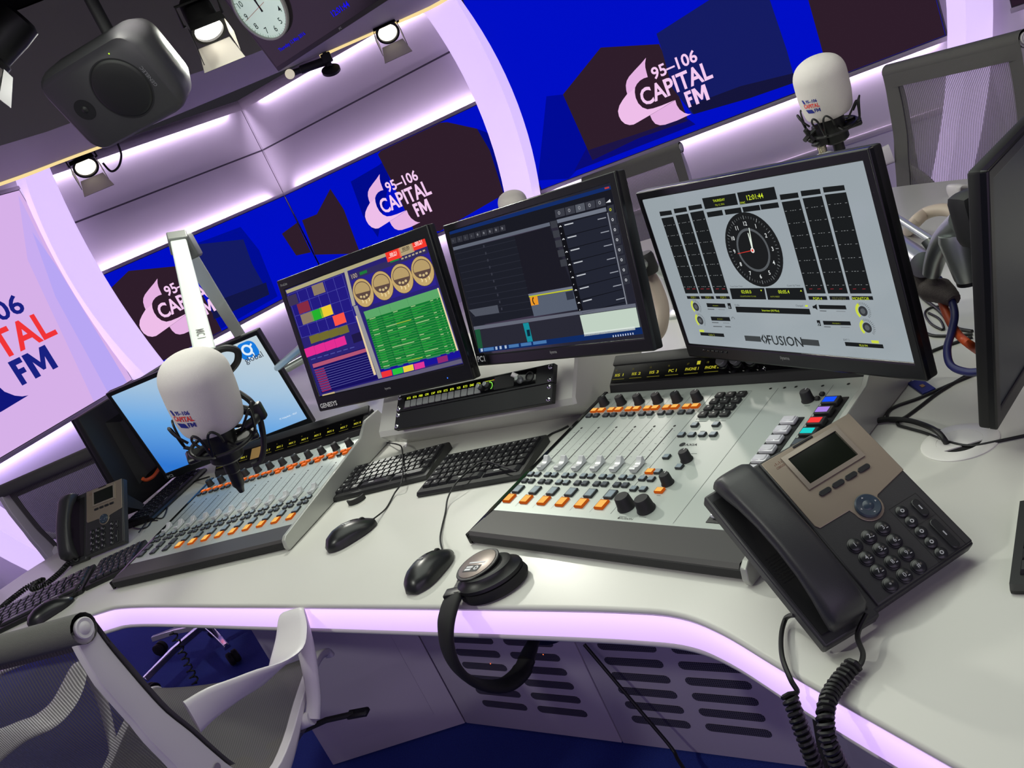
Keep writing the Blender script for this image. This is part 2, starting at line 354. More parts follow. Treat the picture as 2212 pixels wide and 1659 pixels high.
# ------------------------------------------------------------------ ceiling raft over the desk
zr = 2.08
far = [atz(u, v, zr) for u, v in [(0, 395), (120, 350), (247, 303), (400, 241), (560, 174), (736, 99), (850, 49), (953, 2)]]
az_d = [(-90, 2.6), (-70, 3.4), (-50, 4.2), (-35, 4.65)]
outer = [pol(a, d, zr) for a, d in az_d]+far+[pol(a, d, zr) for a, d in [(12, 4.75), (22, 4.25), (35, 3.7), (55, 3.1), (90, 2.5), (120, 2.2), (160, 2.0), (200, 2.0), (240, 2.2)]]
inner_pts = [pol(a, d, zr) for a, d in [(-90, 1.7), (-65, 2.6), (-40, 3.5), (-30, 3.85)]]+[atz(u, v, zr) for u, v in [(0, 315), (133, 275), (260, 222), (400, 165), (560, 112), (700, 50)]]+[pol(a, d, zr) for a, d in [(12, 3.9), (25, 3.4), (40, 2.7), (60, 2.0), (90, 1.5), (130, 1.3), (180, 1.25), (230, 1.4)]]
def ring_mesh(o_, i_, z0, z1):
    n = 96; R = []
    def rs(pts):
        P = pts+[pts[0]]; d = [0]
        for p, q in zip(P, P[1:]): d.append(d[-1]+(Vector(q)-Vector(p)).length)
        out = []; j = 0
        angs = [math.atan2(p.x, p.y-2.0*0) for p in P]
        for kx in range(n):
            s_ = d[-1]*kx/n
            while d[j+1] < s_: j += 1
            t = (s_-d[j])/max(1e-9, d[j+1]-d[j]); out.append(Vector(P[j]).lerp(Vector(P[j+1]), t))
        return out
    A, B = rs(o_), rs(i_); m = MB()
    for za, zb, P in ((z0, z1, A),): pass
    rows_ = [[V(p.x, p.y, z0) for p in B], [V(p.x, p.y, z0) for p in A], [V(p.x, p.y, z1) for p in A], [V(p.x, p.y, z1) for p in B]]
    m.rows(rows_, True, 0, None, False, True); return m
m = ring_mesh(outer, inner_pts, zr, zr+0.46); struct(m.build('ceiling_raft', RAFT, ang=30))
m = MB(); m.prism([(p.x, p.y) for p in inner_pts][::-1], zr+0.465, zr+0.49); struct(m.build('ceiling_void', DARKC))
YEL = emat('warm_strip_light', (255, 226, 160), 0.95)
def edge_strip(pts, label):
    R = []
    for p in spline(pts, 4):
        r = V(p.x, p.y, 0).normalized(); R.append([p+V(0, 0, .001)-r*0.004, p+r*0.008+V(0, 0, .001), p+r*0.008+V(0, 0, 0.018), p-r*0.004+V(0, 0, .018)])
    m = MB(); m.rows(R, True, cap=True); return tag(m.build('strip_light', YEL), label, 'strip light', 'warm strips on the raft edge')
edge_strip([p+V(0, 0, -.014) for p in [pol(-35, 4.65, zr)]+far[:3]], 'warm glowing strip along the ceiling raft edge under the speaker')
edge_strip([p+V(0, 0, -.014) for p in [atz(690, 120, zr)]+far[5:]+[pol(12, 4.75, zr)]], 'warm glowing strip along the ceiling raft edge under the wall display')
# ------------------------------------------------------------------ desk
DZ = 0.74
DESK = mat('white_solid_surface', (209, 209, 203), 0.34, coat=0.12, noise=(3.0, (201, 200, 193)))
BAND = mat('backlit_desk_band', (230, 220, 240), 0.35, 0, (224, 186, 255), 0.88)
LAM = mat('lilac_lit_laminate', (176, 168, 186), 0.45)  # white laminate with the dim lilac light mixed into its colour
VENT = mat('perforated_metal', (40, 38, 46), 0.5)
def _perf():
    m = VENT; nt = m.node_tree; b = nt.nodes['Principled BSDF']; tc = nt.nodes.new('ShaderNodeTexCoord'); v = nt.nodes.new('ShaderNodeTexVoronoi')
    v.inputs['Scale'].default_value = 210; v.inputs['Randomness'].default_value = 0.0; r = nt.nodes.new('ShaderNodeValToRGB')
    r.color_ramp.elements[0].position = 0.34; r.color_ramp.elements[0].color = S(16, 15, 20); r.color_ramp.elements[1].position = 0.40; r.color_ramp.elements[1].color = S(84, 80, 96)
    nt.links.new(tc.outputs['Object'], v.inputs['Vector']); nt.links.new(v.outputs['Distance'], r.inputs['Fac']); nt.links.new(r.outputs['Color'], b.inputs['Base Color'])
_perf()
front = [(-1.411, 1.998), (-1.278, 1.979), (-1.136, 1.950), (-1.03, 1.893), (-.706, 1.627), (-.443, 1.408), (-.117, 1.134), (.012, 1.022), (.070, .962), (.105, .895), (.137, .80), (.167, .715), (.21, .597), (.30, .35), (.42, .0), (.60, -.35)]
rest = [(1.0, -.6), (1.5, -.35), (1.72, .3), (1.70, .95), (1.60, 1.5), (1.47, 1.9), (1.375, 2.176), (1.276, 2.495), (1.08, 2.92), (.65, 3.38), (.0, 3.75), (-.5, 3.97), (-.95, 4.05), (-1.18, 3.9), (-1.2, 3.6), (-1.22, 3.2), (-1.24, 2.93), (-1.40, 2.75), (-1.598, 2.61), (-1.676, 2.523), (-1.86, 2.30), (-1.90, 2.12), (-1.75, 2.03)]
ol = spline([(x, y, 0) for x, y in front+rest], 5, True)
def offs(P, d):
    n = len(P); out = []
    for i in range(n):
        t = (P[(i+1) % n]-P[i-1]).normalized(); out.append(P[i]+V(-t.y, t.x, 0)*d)   # +d goes inwards for a counter-clockwise outline
    return out
_ar = sum(p.x*q.y-q.x*p.y for p, q in zip(ol, ol[1:]+ol[:1]))
SG = 1 if _ar > 0 else -1
def slab(z0, z1, inset, r):
    R = []
    for dz, di in ((0, r), (r*.3, r*.3), (r, 0), (z1-z0-r, 0), (z1-z0-r*.3, r*.3), (z1-z0, r)):
        R.append([V(p.x, p.y, z0+dz) for p in offs(ol, SG*(inset+di))])
    m = MB(); n = len(ol); m.rows(R, True); k = len(m.v)
    m.f.append(list(range(n))); m.m.append(0); m.sm.append(False); m.f.append([k-n+i for i in range(n)]); m.m.append(0); m.sm.append(False); return m
desk = thing('studio_desk', 'big white curved broadcast desk with a glowing lilac edge band', 'desk', Matrix.Identity(4))
slab(.7285, DZ, 0.0, .005).build('desk_top', DESK, desk, ang=50)
slab(.672, .684, 0.001, .005).build('bottom_lip', DESK, desk, ang=50)
R = [[V(p.x, p.y, z) for p in offs(ol, SG*d)] for z, d in ((.6835, .002), (.689, -.0025), (.7235, -.0025), (.729, .002))]
m = MB(); m.rows(R, True); m.build('light_band', BAND, desk, ang=60, label='glowing lilac edge band')
# support plinths under the far side of the desk
m = MB()
for x, y, a in ((.75, 2.6, 20), (-.6, 3.35, 60), (1.25, .7, 80)): m.box2((-.28, -.12, 0), (.28, .12, .671), .01, M=T(x, y, 0) @ RZ(a))
m.build('support', LAM, desk)
# ------------------------------------------------------------------ under-desk cabinets
def cabinet(label, a, b, cols, name='vented_cabinet', door=None):
    a = V(*a, 0); b = V(*b, 0); u = (b-a).normalized(); L = (b-a).length
    M = frame(a, u, V(0, 0, 1)); t = thing(name, label, 'cabinet', M, 'cabinets under the desk')
    m = MB(); m.box2((.001, .0, -.24), (L-.001, .671, -.008), .002); m.build('carcass', LAM, t)
    m = MB(); m.box2((.002, .004, -.008), (L-.002, .668, 0), .0015)
    if door: m.box2((door[0], door[1], -.0002), (door[2], door[3], .0012), .001)
    m.build('front_panel', LAM, t)
    if cols:
        sl = None
        for cx in cols:
            for r_ in range(9):
                z = .085+.0418*r_
                MM = T(cx+.0735, z, .0006)
                if sl is None:
                    pts = []
                    for sgn, a0 in ((1, -90), (-1, 90)):
                        for kx in range(7): pts.append((sgn*.0625+.011*math.cos(math.radians(a0+30*kx)), .0105*math.sin(math.radians(a0+30*kx))))
                    s_ = MB(); s_.prism(pts, -.0003, .0006); sl = s_.build('vent_slot', VENT, t, MM)
                else: inst(sl, MM, t)
    return t
cabinet('plain lilac-grey cabinet with a flush door, left of the vented cabinets', (-.891, 2.071), (-.49, 1.994), None, 'plain_cabinet', (.06, .06, .34, .64))
cb1 = cabinet('vented cabinet behind the hanging headphone band', (-.49, 1.994), (-.112, 1.673), (.105, .286))
for pu, pv in ((1060, 1433), (1174, 1413)):
    p_ = cb1.matrix_basis.inverted() @ onpl(pu, pv, cb1.matrix_basis.translation, cb1.matrix_basis.col[2].xyz); m = MB(); m.disc(p_.x, p_.y, .0016, .0016, 0, n=8); m.build('indicator_led', emat('orange_led', (255, 120, 60), 1.5), cb1)
cabinet('vented cabinet behind the diagonal black lead and coiled cords', (-.112, 1.673), (.264, 1.352), (.06, .243))
cabinet('plain lilac-grey cabinet under the right end of the desk', (.264, 1.352), (.50, .92), None, 'plain_cabinet', (.06, .06, .40, .64))
# ------------------------------------------------------------------ rack pod
rk = thing('rack_pod', 'white sloping rack pod holding two black rack panels under the monitors', 'equipment pod', frame((-.369, 2.10, DZ), V(.765, -.644, 0), V(.644, .765, 0)))
WP = .625
prof = [(.075, 0), (.03, .03), (.0, .060), (.004, .074), (.112, .176), (.135, .184), (.30, .184), (.32, .176), (.33, 0)]   # (depth, height)
m = MB(); R = [[V(x, y, z) for y, z in prof] for x in (0, .012, WP-.012, WP)]
R[0] = [V(.006, y+(.165-y)*.03, z*.975) for y, z in prof]; R[-1] = [V(WP-.006, y+(.165-y)*.03, z*.975) for y, z in prof]
m.rows(R, True, cap=True); m.build('pod_shell', DESK, rk, ang=30)
RK = mat('black_rack_steel', (24, 25, 27), 0.45)
cR = V(-.104, 1.886, .855); yaw = math.radians(-40.1); tl = math.radians(45.4)
n0 = V(math.sin(yaw), -math.cos(yaw), 0); Xr = V(math.cos(yaw), math.sin(yaw), 0); Yr = V(0, 0, 1)*math.cos(tl)-n0*math.sin(tl)
MR = frame(cR, Xr, Yr)
def rack_unit(label, y0, y1, name):
    t = thing(name, label, 'rack panel', MR @ T(0, (y0+y1)/2, 0)); h = y1-y0
    m = MB(); m.rbox((0, 0, -.006), (.4826, h-.001, .014), .0012, 1); m.build('face_plate', RK, t)
    sc = None
    for x in (-.2325, .2325):
        for yy in (-h/2+.008, h/2-.008):
            MM = T(x, yy, .001)
            if sc is None:
                s_ = MB(); s_.lathe([(.0058, 0), (.0058, .0012), (.0042, .0028), (.0015, .0034)], 14); s_.box2((-.0032, -.0006, .003), (.0032, .0006, .0036)); s_.box2((-.0006, -.0032, .003), (.0006, .0032, .0036)); sc = s_.build('rack_screw', CHROME, t, MM)
            else: inst(sc, MM, t)
    return t
ru = rack_unit('black talkback panel with twelve grey keys and green lettering in the rack pod', .0, .0445, 'talkback_panel')
rack_unit('blank black rack panel below the talkback panel', -.0445, -.0, 'blank_panel')
m = MB(); m.box2((-.215, -.017, .0012), (.195, .0185, .0022), .001); m.build('panel_window', GLOSS, ru)
KEYG = mat('grey_keycap', (128, 130, 130), 0.45); LEDG = emat('lime_display', (226, 240, 60), 1.0)
g = MB(); key = None
names = ['RT3', 'RT4', 'PBB', 'CPR', 'CAP', 'RT8', 'RT5', 'BTR', 'YCR', 'RT3', 'EMS', 'CTA']
for i, s_ in enumerate(names):
    x = -.200+i*.0208
    g.text(s_, x, .0062, .0026, None, 0, None, .01, w=.0125, h=.0055, ax=.5)
    MM = T(x, -.0065, .0022)
    if key is None: q = MB(); q.rbox((0, 0, .0015), (.0182, .0175, .004), .001, 1); key = q.build('talk_key', KEYG, ru, MM)
    else: inst(key, MM, ru)
for i in range(9): g.rect(.0475+i*.0034, .0098, .0497+i*.0034, .0112, .0026, 1 if i == 8 else 0)
g.build('display_text', [LEDG, emat('red_led', (255, 50, 40), 1.0)], ru)
kn = None
for x, y in ((.042, -.004), (.062, -.002)):
    if kn is None: q = MB(); q.lathe([(.0072, 0), (.0072, .009), (.0064, .010)], 18); q.lathe([(.0052, .010), (.0052, .0185), (.0045, .0192)], 16, 1); kn = q.build('level_knob', [BLK, STEEL], ru, T(x, y, .002))
    else: inst(kn, T(x, y, .002), ru)
g = MB(); g.ring(.062, -.002, .0085, .0102, .0028, 0, a0=-1.0, a1=1.7); g.build('knob_halo', emat('green_led', (150, 255, 90), 1.0), ru)
q = MB(); q.rbox((.105, .001, .002), (.058, .030, .0016), .0075, 3); q.build('speaker_grille', mat('black_grille', (16, 16, 17), .8), ru)
q = MB(); q.lathe([(.0082, 0), (.0082, .004), (.007, .006), (.0045, .011), (.0045, .016)], 18, 1, M=T(.152, -.003, .0012)); q.tube([V(.148, .004, .008), V(.142, .007, .013), V(.138, .009, .017)], .0055, 12, 0); q.build('gooseneck_socket', [WHT, STEEL], ru)
q = MB(); q.lathe([(.0115, 0), (.0115, .003), (.009, .0035), (.009, .001)], 22, 0, T(.178, .001, .0012)); q.build('xlr_socket', BLKM, ru)
# ------------------------------------------------------------------ desk grommet
gm = thing('cable_grommet', 'white round cable grommet with a black lead coming out, right of the phone', 'grommet', T(.533, 1.052, DZ))
q = MB(); q.lathe([(.030, .0005), (.030, .003), (.048, .003), (.0505, .0015), (.0505, 0), (.030, 0)], 36, cap=False); q.build('ring', WHT, gm)
q = MB(); q.disc(0, 0, .031, .0008); q.build('opening', mat('dark_hole', (6, 6, 7), .9), gm)
q = MB(); q.prism([(.03*math.cos(a*PI/12), .03*math.sin(a*PI/12)) for a in range(-3, 14)], .001, .0028); q.build('cap', WHT, gm)
# ------------------------------------------------------------------ broadcast mixing consoles
PAN = mat('console_silver_panel', (186, 193, 188), 0.38, 0.35)
CHK = mat('console_cheek_grey', (176, 178, 172), 0.35, 0.3)
ARM = mat('dark_grey_armrest', (66, 64, 64), 0.5)
BTN = mat('button_dark_frame', (30, 34, 38), 0.4)
BTG = mat('button_grey_face', (132, 146, 156), 0.35)
BTD = mat('button_dark_face', (74, 80, 88), 0.35)
FAD = mat('fader_cap_silver', (206, 208, 210), 0.3, 0.25)
ORG = emat('amber_lit_button', (255, 190, 96), 1.0); ORR = emat('orange_lit_rim', (190, 84, 20), 0.8); ORF = emat('orange_red_lit_button', (255, 128, 70), 1.0)
INK = mat('grey_print', (92, 98, 96), 0.5); SLOT = mat('slot_black', (10, 10, 11), 0.6)
YEL_T = emat('yellow_display', (214, 206, 60), 0.75); DIMY = emat('dim_yellow_display', (130, 124, 46), .6)
SLP = math.atan(0.085)
CM = {}
def cmesh(key, fn):
    if key not in CM: CM[key] = fn()
    return CM[key]
def _knob():
    q = MB(); q.lathe([(.0105, 0), (.0112, .0015), (.0098, .0045), (.0088, .0175), (.0078, .019)], 22); q.box2((-.0008, .003, .0188), (.0008, .0085, .0193), mat=1); return q.mesh('control_knob', [BLKM, mat('knob_line', (190, 190, 190), .5)])
def _bigknob():
    q = MB(); q.lathe([(.0150, 0), (.0158, .002), (.0142, .006), (.0125, .021), (.0112, .023)], 26); return q.mesh('large_knob', [BLKM])
def _btn(w_, h_, face, rim=None):
    def f():
        q = MB(); q.rbox((0, 0, .0022), (w_, h_, .0046), .0010, 1, 0); q.rbox((0, 0, .0043), (w_*.80, h_*.80, .0014), .0006, 1, 1); return q.mesh('button', [rim or BTN, face])
    return f
def _fader():
    q = MB(); R = []
    for x in (-.0062, -.0056, .0056, .0062):
        kx = .9 if abs(x) > .006 else 1
        R.append([V(x, y, z*kx) for y, z in [(-.0155, .002), (-.0155, .009), (-.012, .0105), (-.006, .0075), (0, .0065), (.006, .0085), (.012, .0145), (.0155, .0145), (.0155, .002)]])
    q.rows(R, True, cap=True); q.box2((-.0015, -.006, -.004), (.0015, .006, .003)); return q.mesh('fader_cap', [FAD], 28)
def _cap():
    q = MB(); q.rbox((0, 0, .004), (.0265, .0185, .008), .0035, 2, 0); q.rbox((0, 0, .0075), (.021, .0135, .003), .0012, 1, 0); return q.mesh('clear_button', [mat('clear_button_plastic', (216, 214, 222), 0.12, 0.1, coat=.6)])
def console(label, FL, u, chans, kind):
    u = V(u[0], u[1], 0).normalized(); v = V(-u.y, u.x, 0); W_ = .585
    M0 = frame(V(FL[0], FL[1], DZ), u, v); t = thing('mixing_console', label, 'mixing console', M0)
    zb = .766-DZ
    # body: side profile (v, z)
    prof = [(.004, .003), (.0, .008), (.0, .020), (.006, .0245), (.068, .0255), (.070, .026), (.452, .0585), (.456, .058), (.462, .072), (.500, .100), (.520, .100), (.545, .030), (.545, .003)]
    m = MB(); R = [[V(x, y, z-.001) for y, z in prof] for x in (.008, W_-.012)]; m.rows(R, True, cap=True); m.build('body', BLKM, t, ang=25)
    m = MB(); m.rows([[V(x, y, z) for y, z in [(.006, .004), (.001, .008), (.001, .0205), (.007, .0255), (.071, .0268), (.0715, .024)]] for x in (.002, W_-.016)], False); m.rows([[V(x, y, z) for y, z in [(.006, .004), (.001, .008), (.001, .0205), (.007, .0255), (.071, .0268), (.0715, .024)]] for x in (.002, .0021)], True, cap=True); m.build('armrest', ARM, t, ang=30)
    m = MB(); m.box2((-.004, -.001, .002), (.003, .074, .0235), .002); m.build('end_cap', GLOSS, t)
    m = MB()
    lp = [(.0, .003), (.0, .022), (.06, .0275), (.07, .029), (.453, .0615), (.455, .05), (.455, .003)]
    m.rows([[V(x, y, z) for y, z in lp] for x in (-.004, .004)], True, cap=True); m.build('left_rim', GLOSS, t, ang=25)
    cp = [(-.006, .002), (-.010, .012), (-.006, .028), (.004, .034), (.40, .068), (.452, .094), (.522, .092), (.548, .04), (.548, .002)]
    m = MB(); m.rows([[V(x, y, z) for y, z in cp] for x in (W_-.008, W_+.002)], True, cap=True); m.build('side_cheek', CHK, t, ang=25, bevel=.0015)
    # panel frame: x right, y up the slope, z out of the panel
    MP = T(0, .07, zb) @ Matrix.Rotation(SLP, 4, 'X'); kS = 1/math.cos(SLP)
    def P(x, y, z=0.0): return MP @ T(x, (y-.07)*kS, z)
    m = MB(); m.box2((.0045, .0005, -.002), (W_-.0165, .3795*kS, .0012), .0004, 1); pn = m.build('top_panel', PAN, t, MP, label='silver control panel')
    # printed lines, slots
    ink = MB(); pitch = .0463; yy = lambda y: (y-.07)*kS
    for i in range(chans+1): ink.rect(.0065+i*pitch-.0003, yy(.085), .0065+i*pitch+.0003, yy(.425), .0014, 0)
    for i in range(chans):
        x = .030+i*pitch-.001; ink.rect(x-.0011, yy(.190), x+.0011, yy(.318), .0015, 1); ink.disc(x, yy(.325), .0027, .0015, 1, n=12)
        for k_ in range(6):
            y_ = yy(.215+.019*k_); ink.rect(x-.011, y_, x-.006, y_+.0008, .0014, 0); ink.rect(x+.007, y_, x+.010, y_+.0008, .0014, 0)
        ink.rect(x-.012, yy(.425), x+.004, yy(.426), .0014, 0)
    if kind == 'main':
        for a_, b_ in (((.2845, .085), (.2845, .425)), ((.416, .075), (.416, .43))): ink.rect(a_[0]-.0004, yy(a_[1]), a_[0]+.0004, yy(b_[1]), .0014, 0)
        ink.rect(.516, yy(.075), .5168, yy(.43), .0014, 0)
        for x0, y0, x1, y1 in ((.296, .343, .366, .3437), (.296, .426, .366, .4267), (.296, .343, .2967, .4267), (.3655, .343, .366, .4267)): ink.rect(x0, yy(y0), x1, yy(y1), .0014, 0)
        ink.text('FUSION', .324, yy(.0745), .0014, None, 2, None, .01, w=.026, h=.0045, ax=.5); ink.disc(.308, yy(.0768), .0022, .0014, 2, n=10)
        ink.text('AXIA', .318, yy(.266), .0014, None, 2, None, .02, w=.026, h=.006); ink.disc(.312, yy(.2695), .0058, .0014, 2, n=16)
        for x, y in ((.401, .43), (.428, .43), (.449, .431), (.498, .429), (.542, .43)): ink.disc(x, yy(y), .0028, .0016, 1, n=12)
        for x, y, w_ in ((.298, .336, .024), (.340, .336, .022), (.326, .307, .010), (.345, .244, .012), (.306, .080, .016), (.345, .083, .014), (.345, .135, .008), (.491, .372, .01)): ink.rect(x, yy(y), x+w_, yy(y)+.0012, .0014, 0)
    ink.build('panel_print', [INK, SLOT, mat('black_print', (22, 24, 24), .5)], pn)
    def put(mesh_key, fn, name, x, y, z=.001, mats=None):
        o = bpy.data.objects.new(name, cmesh(mesh_key, fn)); COL.objects.link(o); o.parent = t; o.matrix_basis = P(x, y, z); return o
    kn, fd = ('kn', _knob), ('fd', _fader)
    bs = ('bs', _btn(.0135, .0115, BTG)); bd = ('bd', _btn(.0135, .0115, BTD)); bo = ('bo', _btn(.0165, .0125, ORG, ORR)); bo2 = ('bo2', _btn(.0165, .0105, ORF, ORR))
    Bg = ('Bg', _btn(.0190, .0215, BTG)); Bo = ('Bo', _btn(.0195, .0225, ORG, ORR)); Bd = ('Bd', _btn(.0190, .0215, BTD))
    for i in range(chans):
        x = .030+i*pitch
        put(*kn, 'control_knob', x+.001, .406)
        if kind == 'main':
            for dx in (-.010, .0095): put(*bo, 'lit_button', x+dx, .384); put(*bd, 'button', x+dx-.0005, .3655)
        else:
            for dx in (-.0065, .0125): put(*bo2, 'lit_button', x+dx, .379)
            if i > 5: put(*bo2, 'lit_button', x+.009, .364); put(*bd, 'button', x-.011, .3635)
            else: put(*bd, 'button', x+.009, .364); put(*bd, 'button', x-.011, .3635)
        put(*fd, 'fader_cap', x-.001, .2035)
        for dx in (-.0145, .004): put(*bs, 'button', x+dx, .175); put(*(bs if (kind == 'main' and i == 2) else bd), 'button', x+dx+.001, .155)
        put(*(Bg if (kind == 'main' or i > 2) else Bd), 'large_button', x-.0085, .1295)
        put(*(Bo if (kind == 'main' or i > 2) else Bd), 'large_lit_button' if (kind == 'main' or i > 2) else 'large_button', x-.0095, .1035)
    if kind == 'main':
        for x, y in ((.306, .103), (.348, .101)): put('bk', _bigknob, 'large_knob', x, y)
        for x, y in ((.348, .166), (.348, .227), (.491, .388)): put(*kn, 'control_knob', x, y)
        for x, y, k_ in ((.303, .233, bs), (.294, .193, bo), (.311, .193, bs), (.291, .174, bs), (.310, .173, bs), (.291, .147, bs), (.311, .147, bs), (.345, .146, bo), (.346, .207, bs)): put(*k_, 'lit_button' if k_ is bo else 'button', x, y)
        for x in (.295, .317, .339, .361): put(*bs, 'button', x, .2955)
        for x in (.306, .350): put(*bs, 'button', x, .324)
        kb_ = ('kpd', _btn(.0175, .0155, mat('keypad_dot', (150, 152, 150), .4), BLKM))
        def _kp():
            q = MB(); q.rbox((0, 0, .003), (.0175, .0150, .006), .0022, 2, 0); q.disc(0, 0, .0022, .0062, 1, n=10); return q.mesh('keypad_key', [BLKM, mat('keypad_dot', (150, 152, 150), .4)])
        for r_ in range(4):
            for c_ in range(3): put('kp', _kp, 'keypad_key', .308+c_*.0225-(3-r_)*.0006, .354+r_*.0198)
        for x, y in ((.507, .389), (.510, .401)):
            def _sm():
                q = MB(); q.rbox((0, 0, .003), (.009, .0085, .006), .002, 1); return q.mesh('small_button', [BLKM])
            put('sm', _sm, 'small_button', x, y)
        q = MB(); q.box2((.470, yy(.082), .001), (.507, yy(.340), .0025), .001); q.build('button_strip', BLKM, t, MP)
        for y in (.325, .300, .275, .250, .225, .200, .175, .150, .125, .098): put('cap', _cap, 'clear_button', .4885, y, .0025)
        q = MB(); q.box2((.5205, yy(.100), .001), (.559, yy(.392), .0025), .001); q.build('button_strip', BLKM, t, MP)
        for y, c_, nm in ((.374, (20, 80, 250), 'blue'), (.3465, (168, 130, 226), 'violet'), (.3185, (250, 60, 58), 'red'), (.291, (30, 205, 200), 'teal'), (.263, (60, 60, 62), 'unlit')):
            def _cb(c_=c_, nm=nm):
                q = MB(); q.rbox((0, 0, .004), (.0275, .0205, .009), .0012, 1, 0); q.rbox((-.002, 0, .0082), (.0205, .0140, .0014), .0006, 1, 1)
                return q.mesh('colour_button', [BLKM, emat('lit_'+nm, c_, 1.0) if nm != 'unlit' else BTD])
            put('cb'+nm, _cb, 'colour_button', .539, y, .0025)['label'] = nm+' square button'
    # display bridge
    sl = math.atan2(.028, .038); MBg = T(0, .462, .072) @ Matrix.Rotation(sl+.0, 4, 'X')
    hB = math.hypot(.028, .038)
    m = MB(); m.box2((.010, .004, .0002), (W_-.030, hB-.004, .0014), .0006, 1); br = m.build('display_bridge', GLOSS, t, MBg)
    m = MB(); m.box2((.004, hB-.004, -.004), (W_-.012, hB+.020, .004), .003); m.build('bridge_hood', BLKM, t, MBg)
    tx = MB()
    nm = ['IIS 1', 'IIS 2', 'IIS 3', 'PC 1', 'PHONE 1', 'PHONE 2'] if kind == 'main' else ['ANN 1', 'ANN 2', 'MIX 1', 'SK 8', 'SK 7', 'MIX 2', 'MIX 3', 'MIX 4', 'MIX 5', 'MIX 6', 'MIX 7', 'MIX 8']
    for i, s_ in enumerate(nm):
        x = .030+i*pitch
        tx.text(s_, x, .0175, .0018, None, 0, None, .01, w=.004*len(s_)+.003, h=.0062, ax=.5); tx.rect(x-.016, .0105, x+.016, .0117, .0018, 1); tx.text(str(13+i if kind == 'main' else 1+i), x-.014, .030, .0018, None, 1, None, 0, h=.004)
        if kind == 'main' and i > 3: tx.rect(x+.009, .029, x+.017, .0365, .0018, 0)
    tx.build('display_text', [YEL_T, DIMY], br)
    if kind == 'main':
        for x in (.292, .322, .352):
            def _bk():
                q = MB(); q.lathe([(.0128, 0), (.0128, .010), (.0118, .0115)], 24); q.lathe([(.0098, .0115), (.0098, .020), (.009, .0208)], 22, 1); return q.mesh('bridge_knob', [GLOSS, mat('grey_knob_cap', (120, 120, 124), .35, .4)])
            o = bpy.data.objects.new('bridge_knob', cmesh('brk', _bk)); COL.objects.link(o); o.parent = t; o.matrix_basis = MBg @ T(x, .023, .0014)
        q = MB(); q.lathe([(.009, 0), (.009, .008), (.007, .010)], 18, M=MBg @ T(.527, .020, .0014)); q.build('red_button', mat('red_plastic', (190, 50, 40), .35, emit=(190, 40, 30), es=.3), t, label='round red button')
        q = MB(); q.lathe([(.0028, 0), (.0022, .004), (.0005, .005)], 10, M=MBg @ T(.376, .0085, .0014)); q.build('socket_pin', CHROME, t)
    else:
        m = MB(); m.box2((.150, .006, .0014), (.205, hB-.006, .0019)); m.build('note_card', mat('tan_card', (176, 138, 78), .5), br)
    return t
console('large mixing console with six faders beside the desk phone', (-.185, 1.410), (.616, -.7876), 6, 'main')
console('mixing console with twelve faders below the blue monitor', (-1.1165, 2.0402), (.894, -.448), 12, 'side')
# ------------------------------------------------------------------ computer monitors
BEZ = mat('monitor_bezel', (17, 18, 21), 0.30)
BEZB = mat('monitor_back', (15, 15, 17), 0.55)
def scr_mat(name, rgb, es=1.0): return mat(name, (6, 6, 7), 0.12 if 'off' not in name else .3, 0, rgb, es, spec=0.5)
class UI(MB):
    def __init__(s, fr): super().__init__(); s.fr = fr; s.inv = fr.inverted(); s.o = fr.translation.copy(); s.n = fr.col[2].xyz.normalized(); s.cols = []
    def c(s, rgb):
        if rgb not in s.cols: s.cols.append(rgb)
        return s.cols.index(rgb)
    def uv(s, p): q = s.inv @ onpl(p[0], p[1], s.o, s.n); return (q.x, q.y)
    def P(s, rgb, px, k=0): s.flat([s.uv(p) for p in px], .0006+.0003*k, s.c(rgb)); return s
    def B(s, rgb, tl, br, k=0): a = s.uv(tl); b = s.uv(br); s.rect(a[0], a[1], b[0], b[1], .0006+.0003*k, s.c(rgb)); return s
    def t(s, rgb, txt, ctr, h, k=3, w=None, bold=0.0, ax=.5):
        a = s.uv(ctr); s.text(txt, a[0], a[1], .0006+.0003*k, None, s.c(rgb), None, bold, w=w, h=None if w else h, ax=ax, ay=.5, res=2)
        return s
    def done(s, parent, name='screen_picture'): return s.build(name, [uic(q) for q in s.cols], parent)
def mon_frame(c, yaw, tilt):
    y = math.radians(yaw); t_ = math.radians(tilt); n0_ = V(math.sin(y), -math.cos(y), 0); x = V(math.cos(y), math.sin(y), 0)
    return frame(c, x, V(0, 0, 1)*math.cos(t_)-n0_*math.sin(t_))
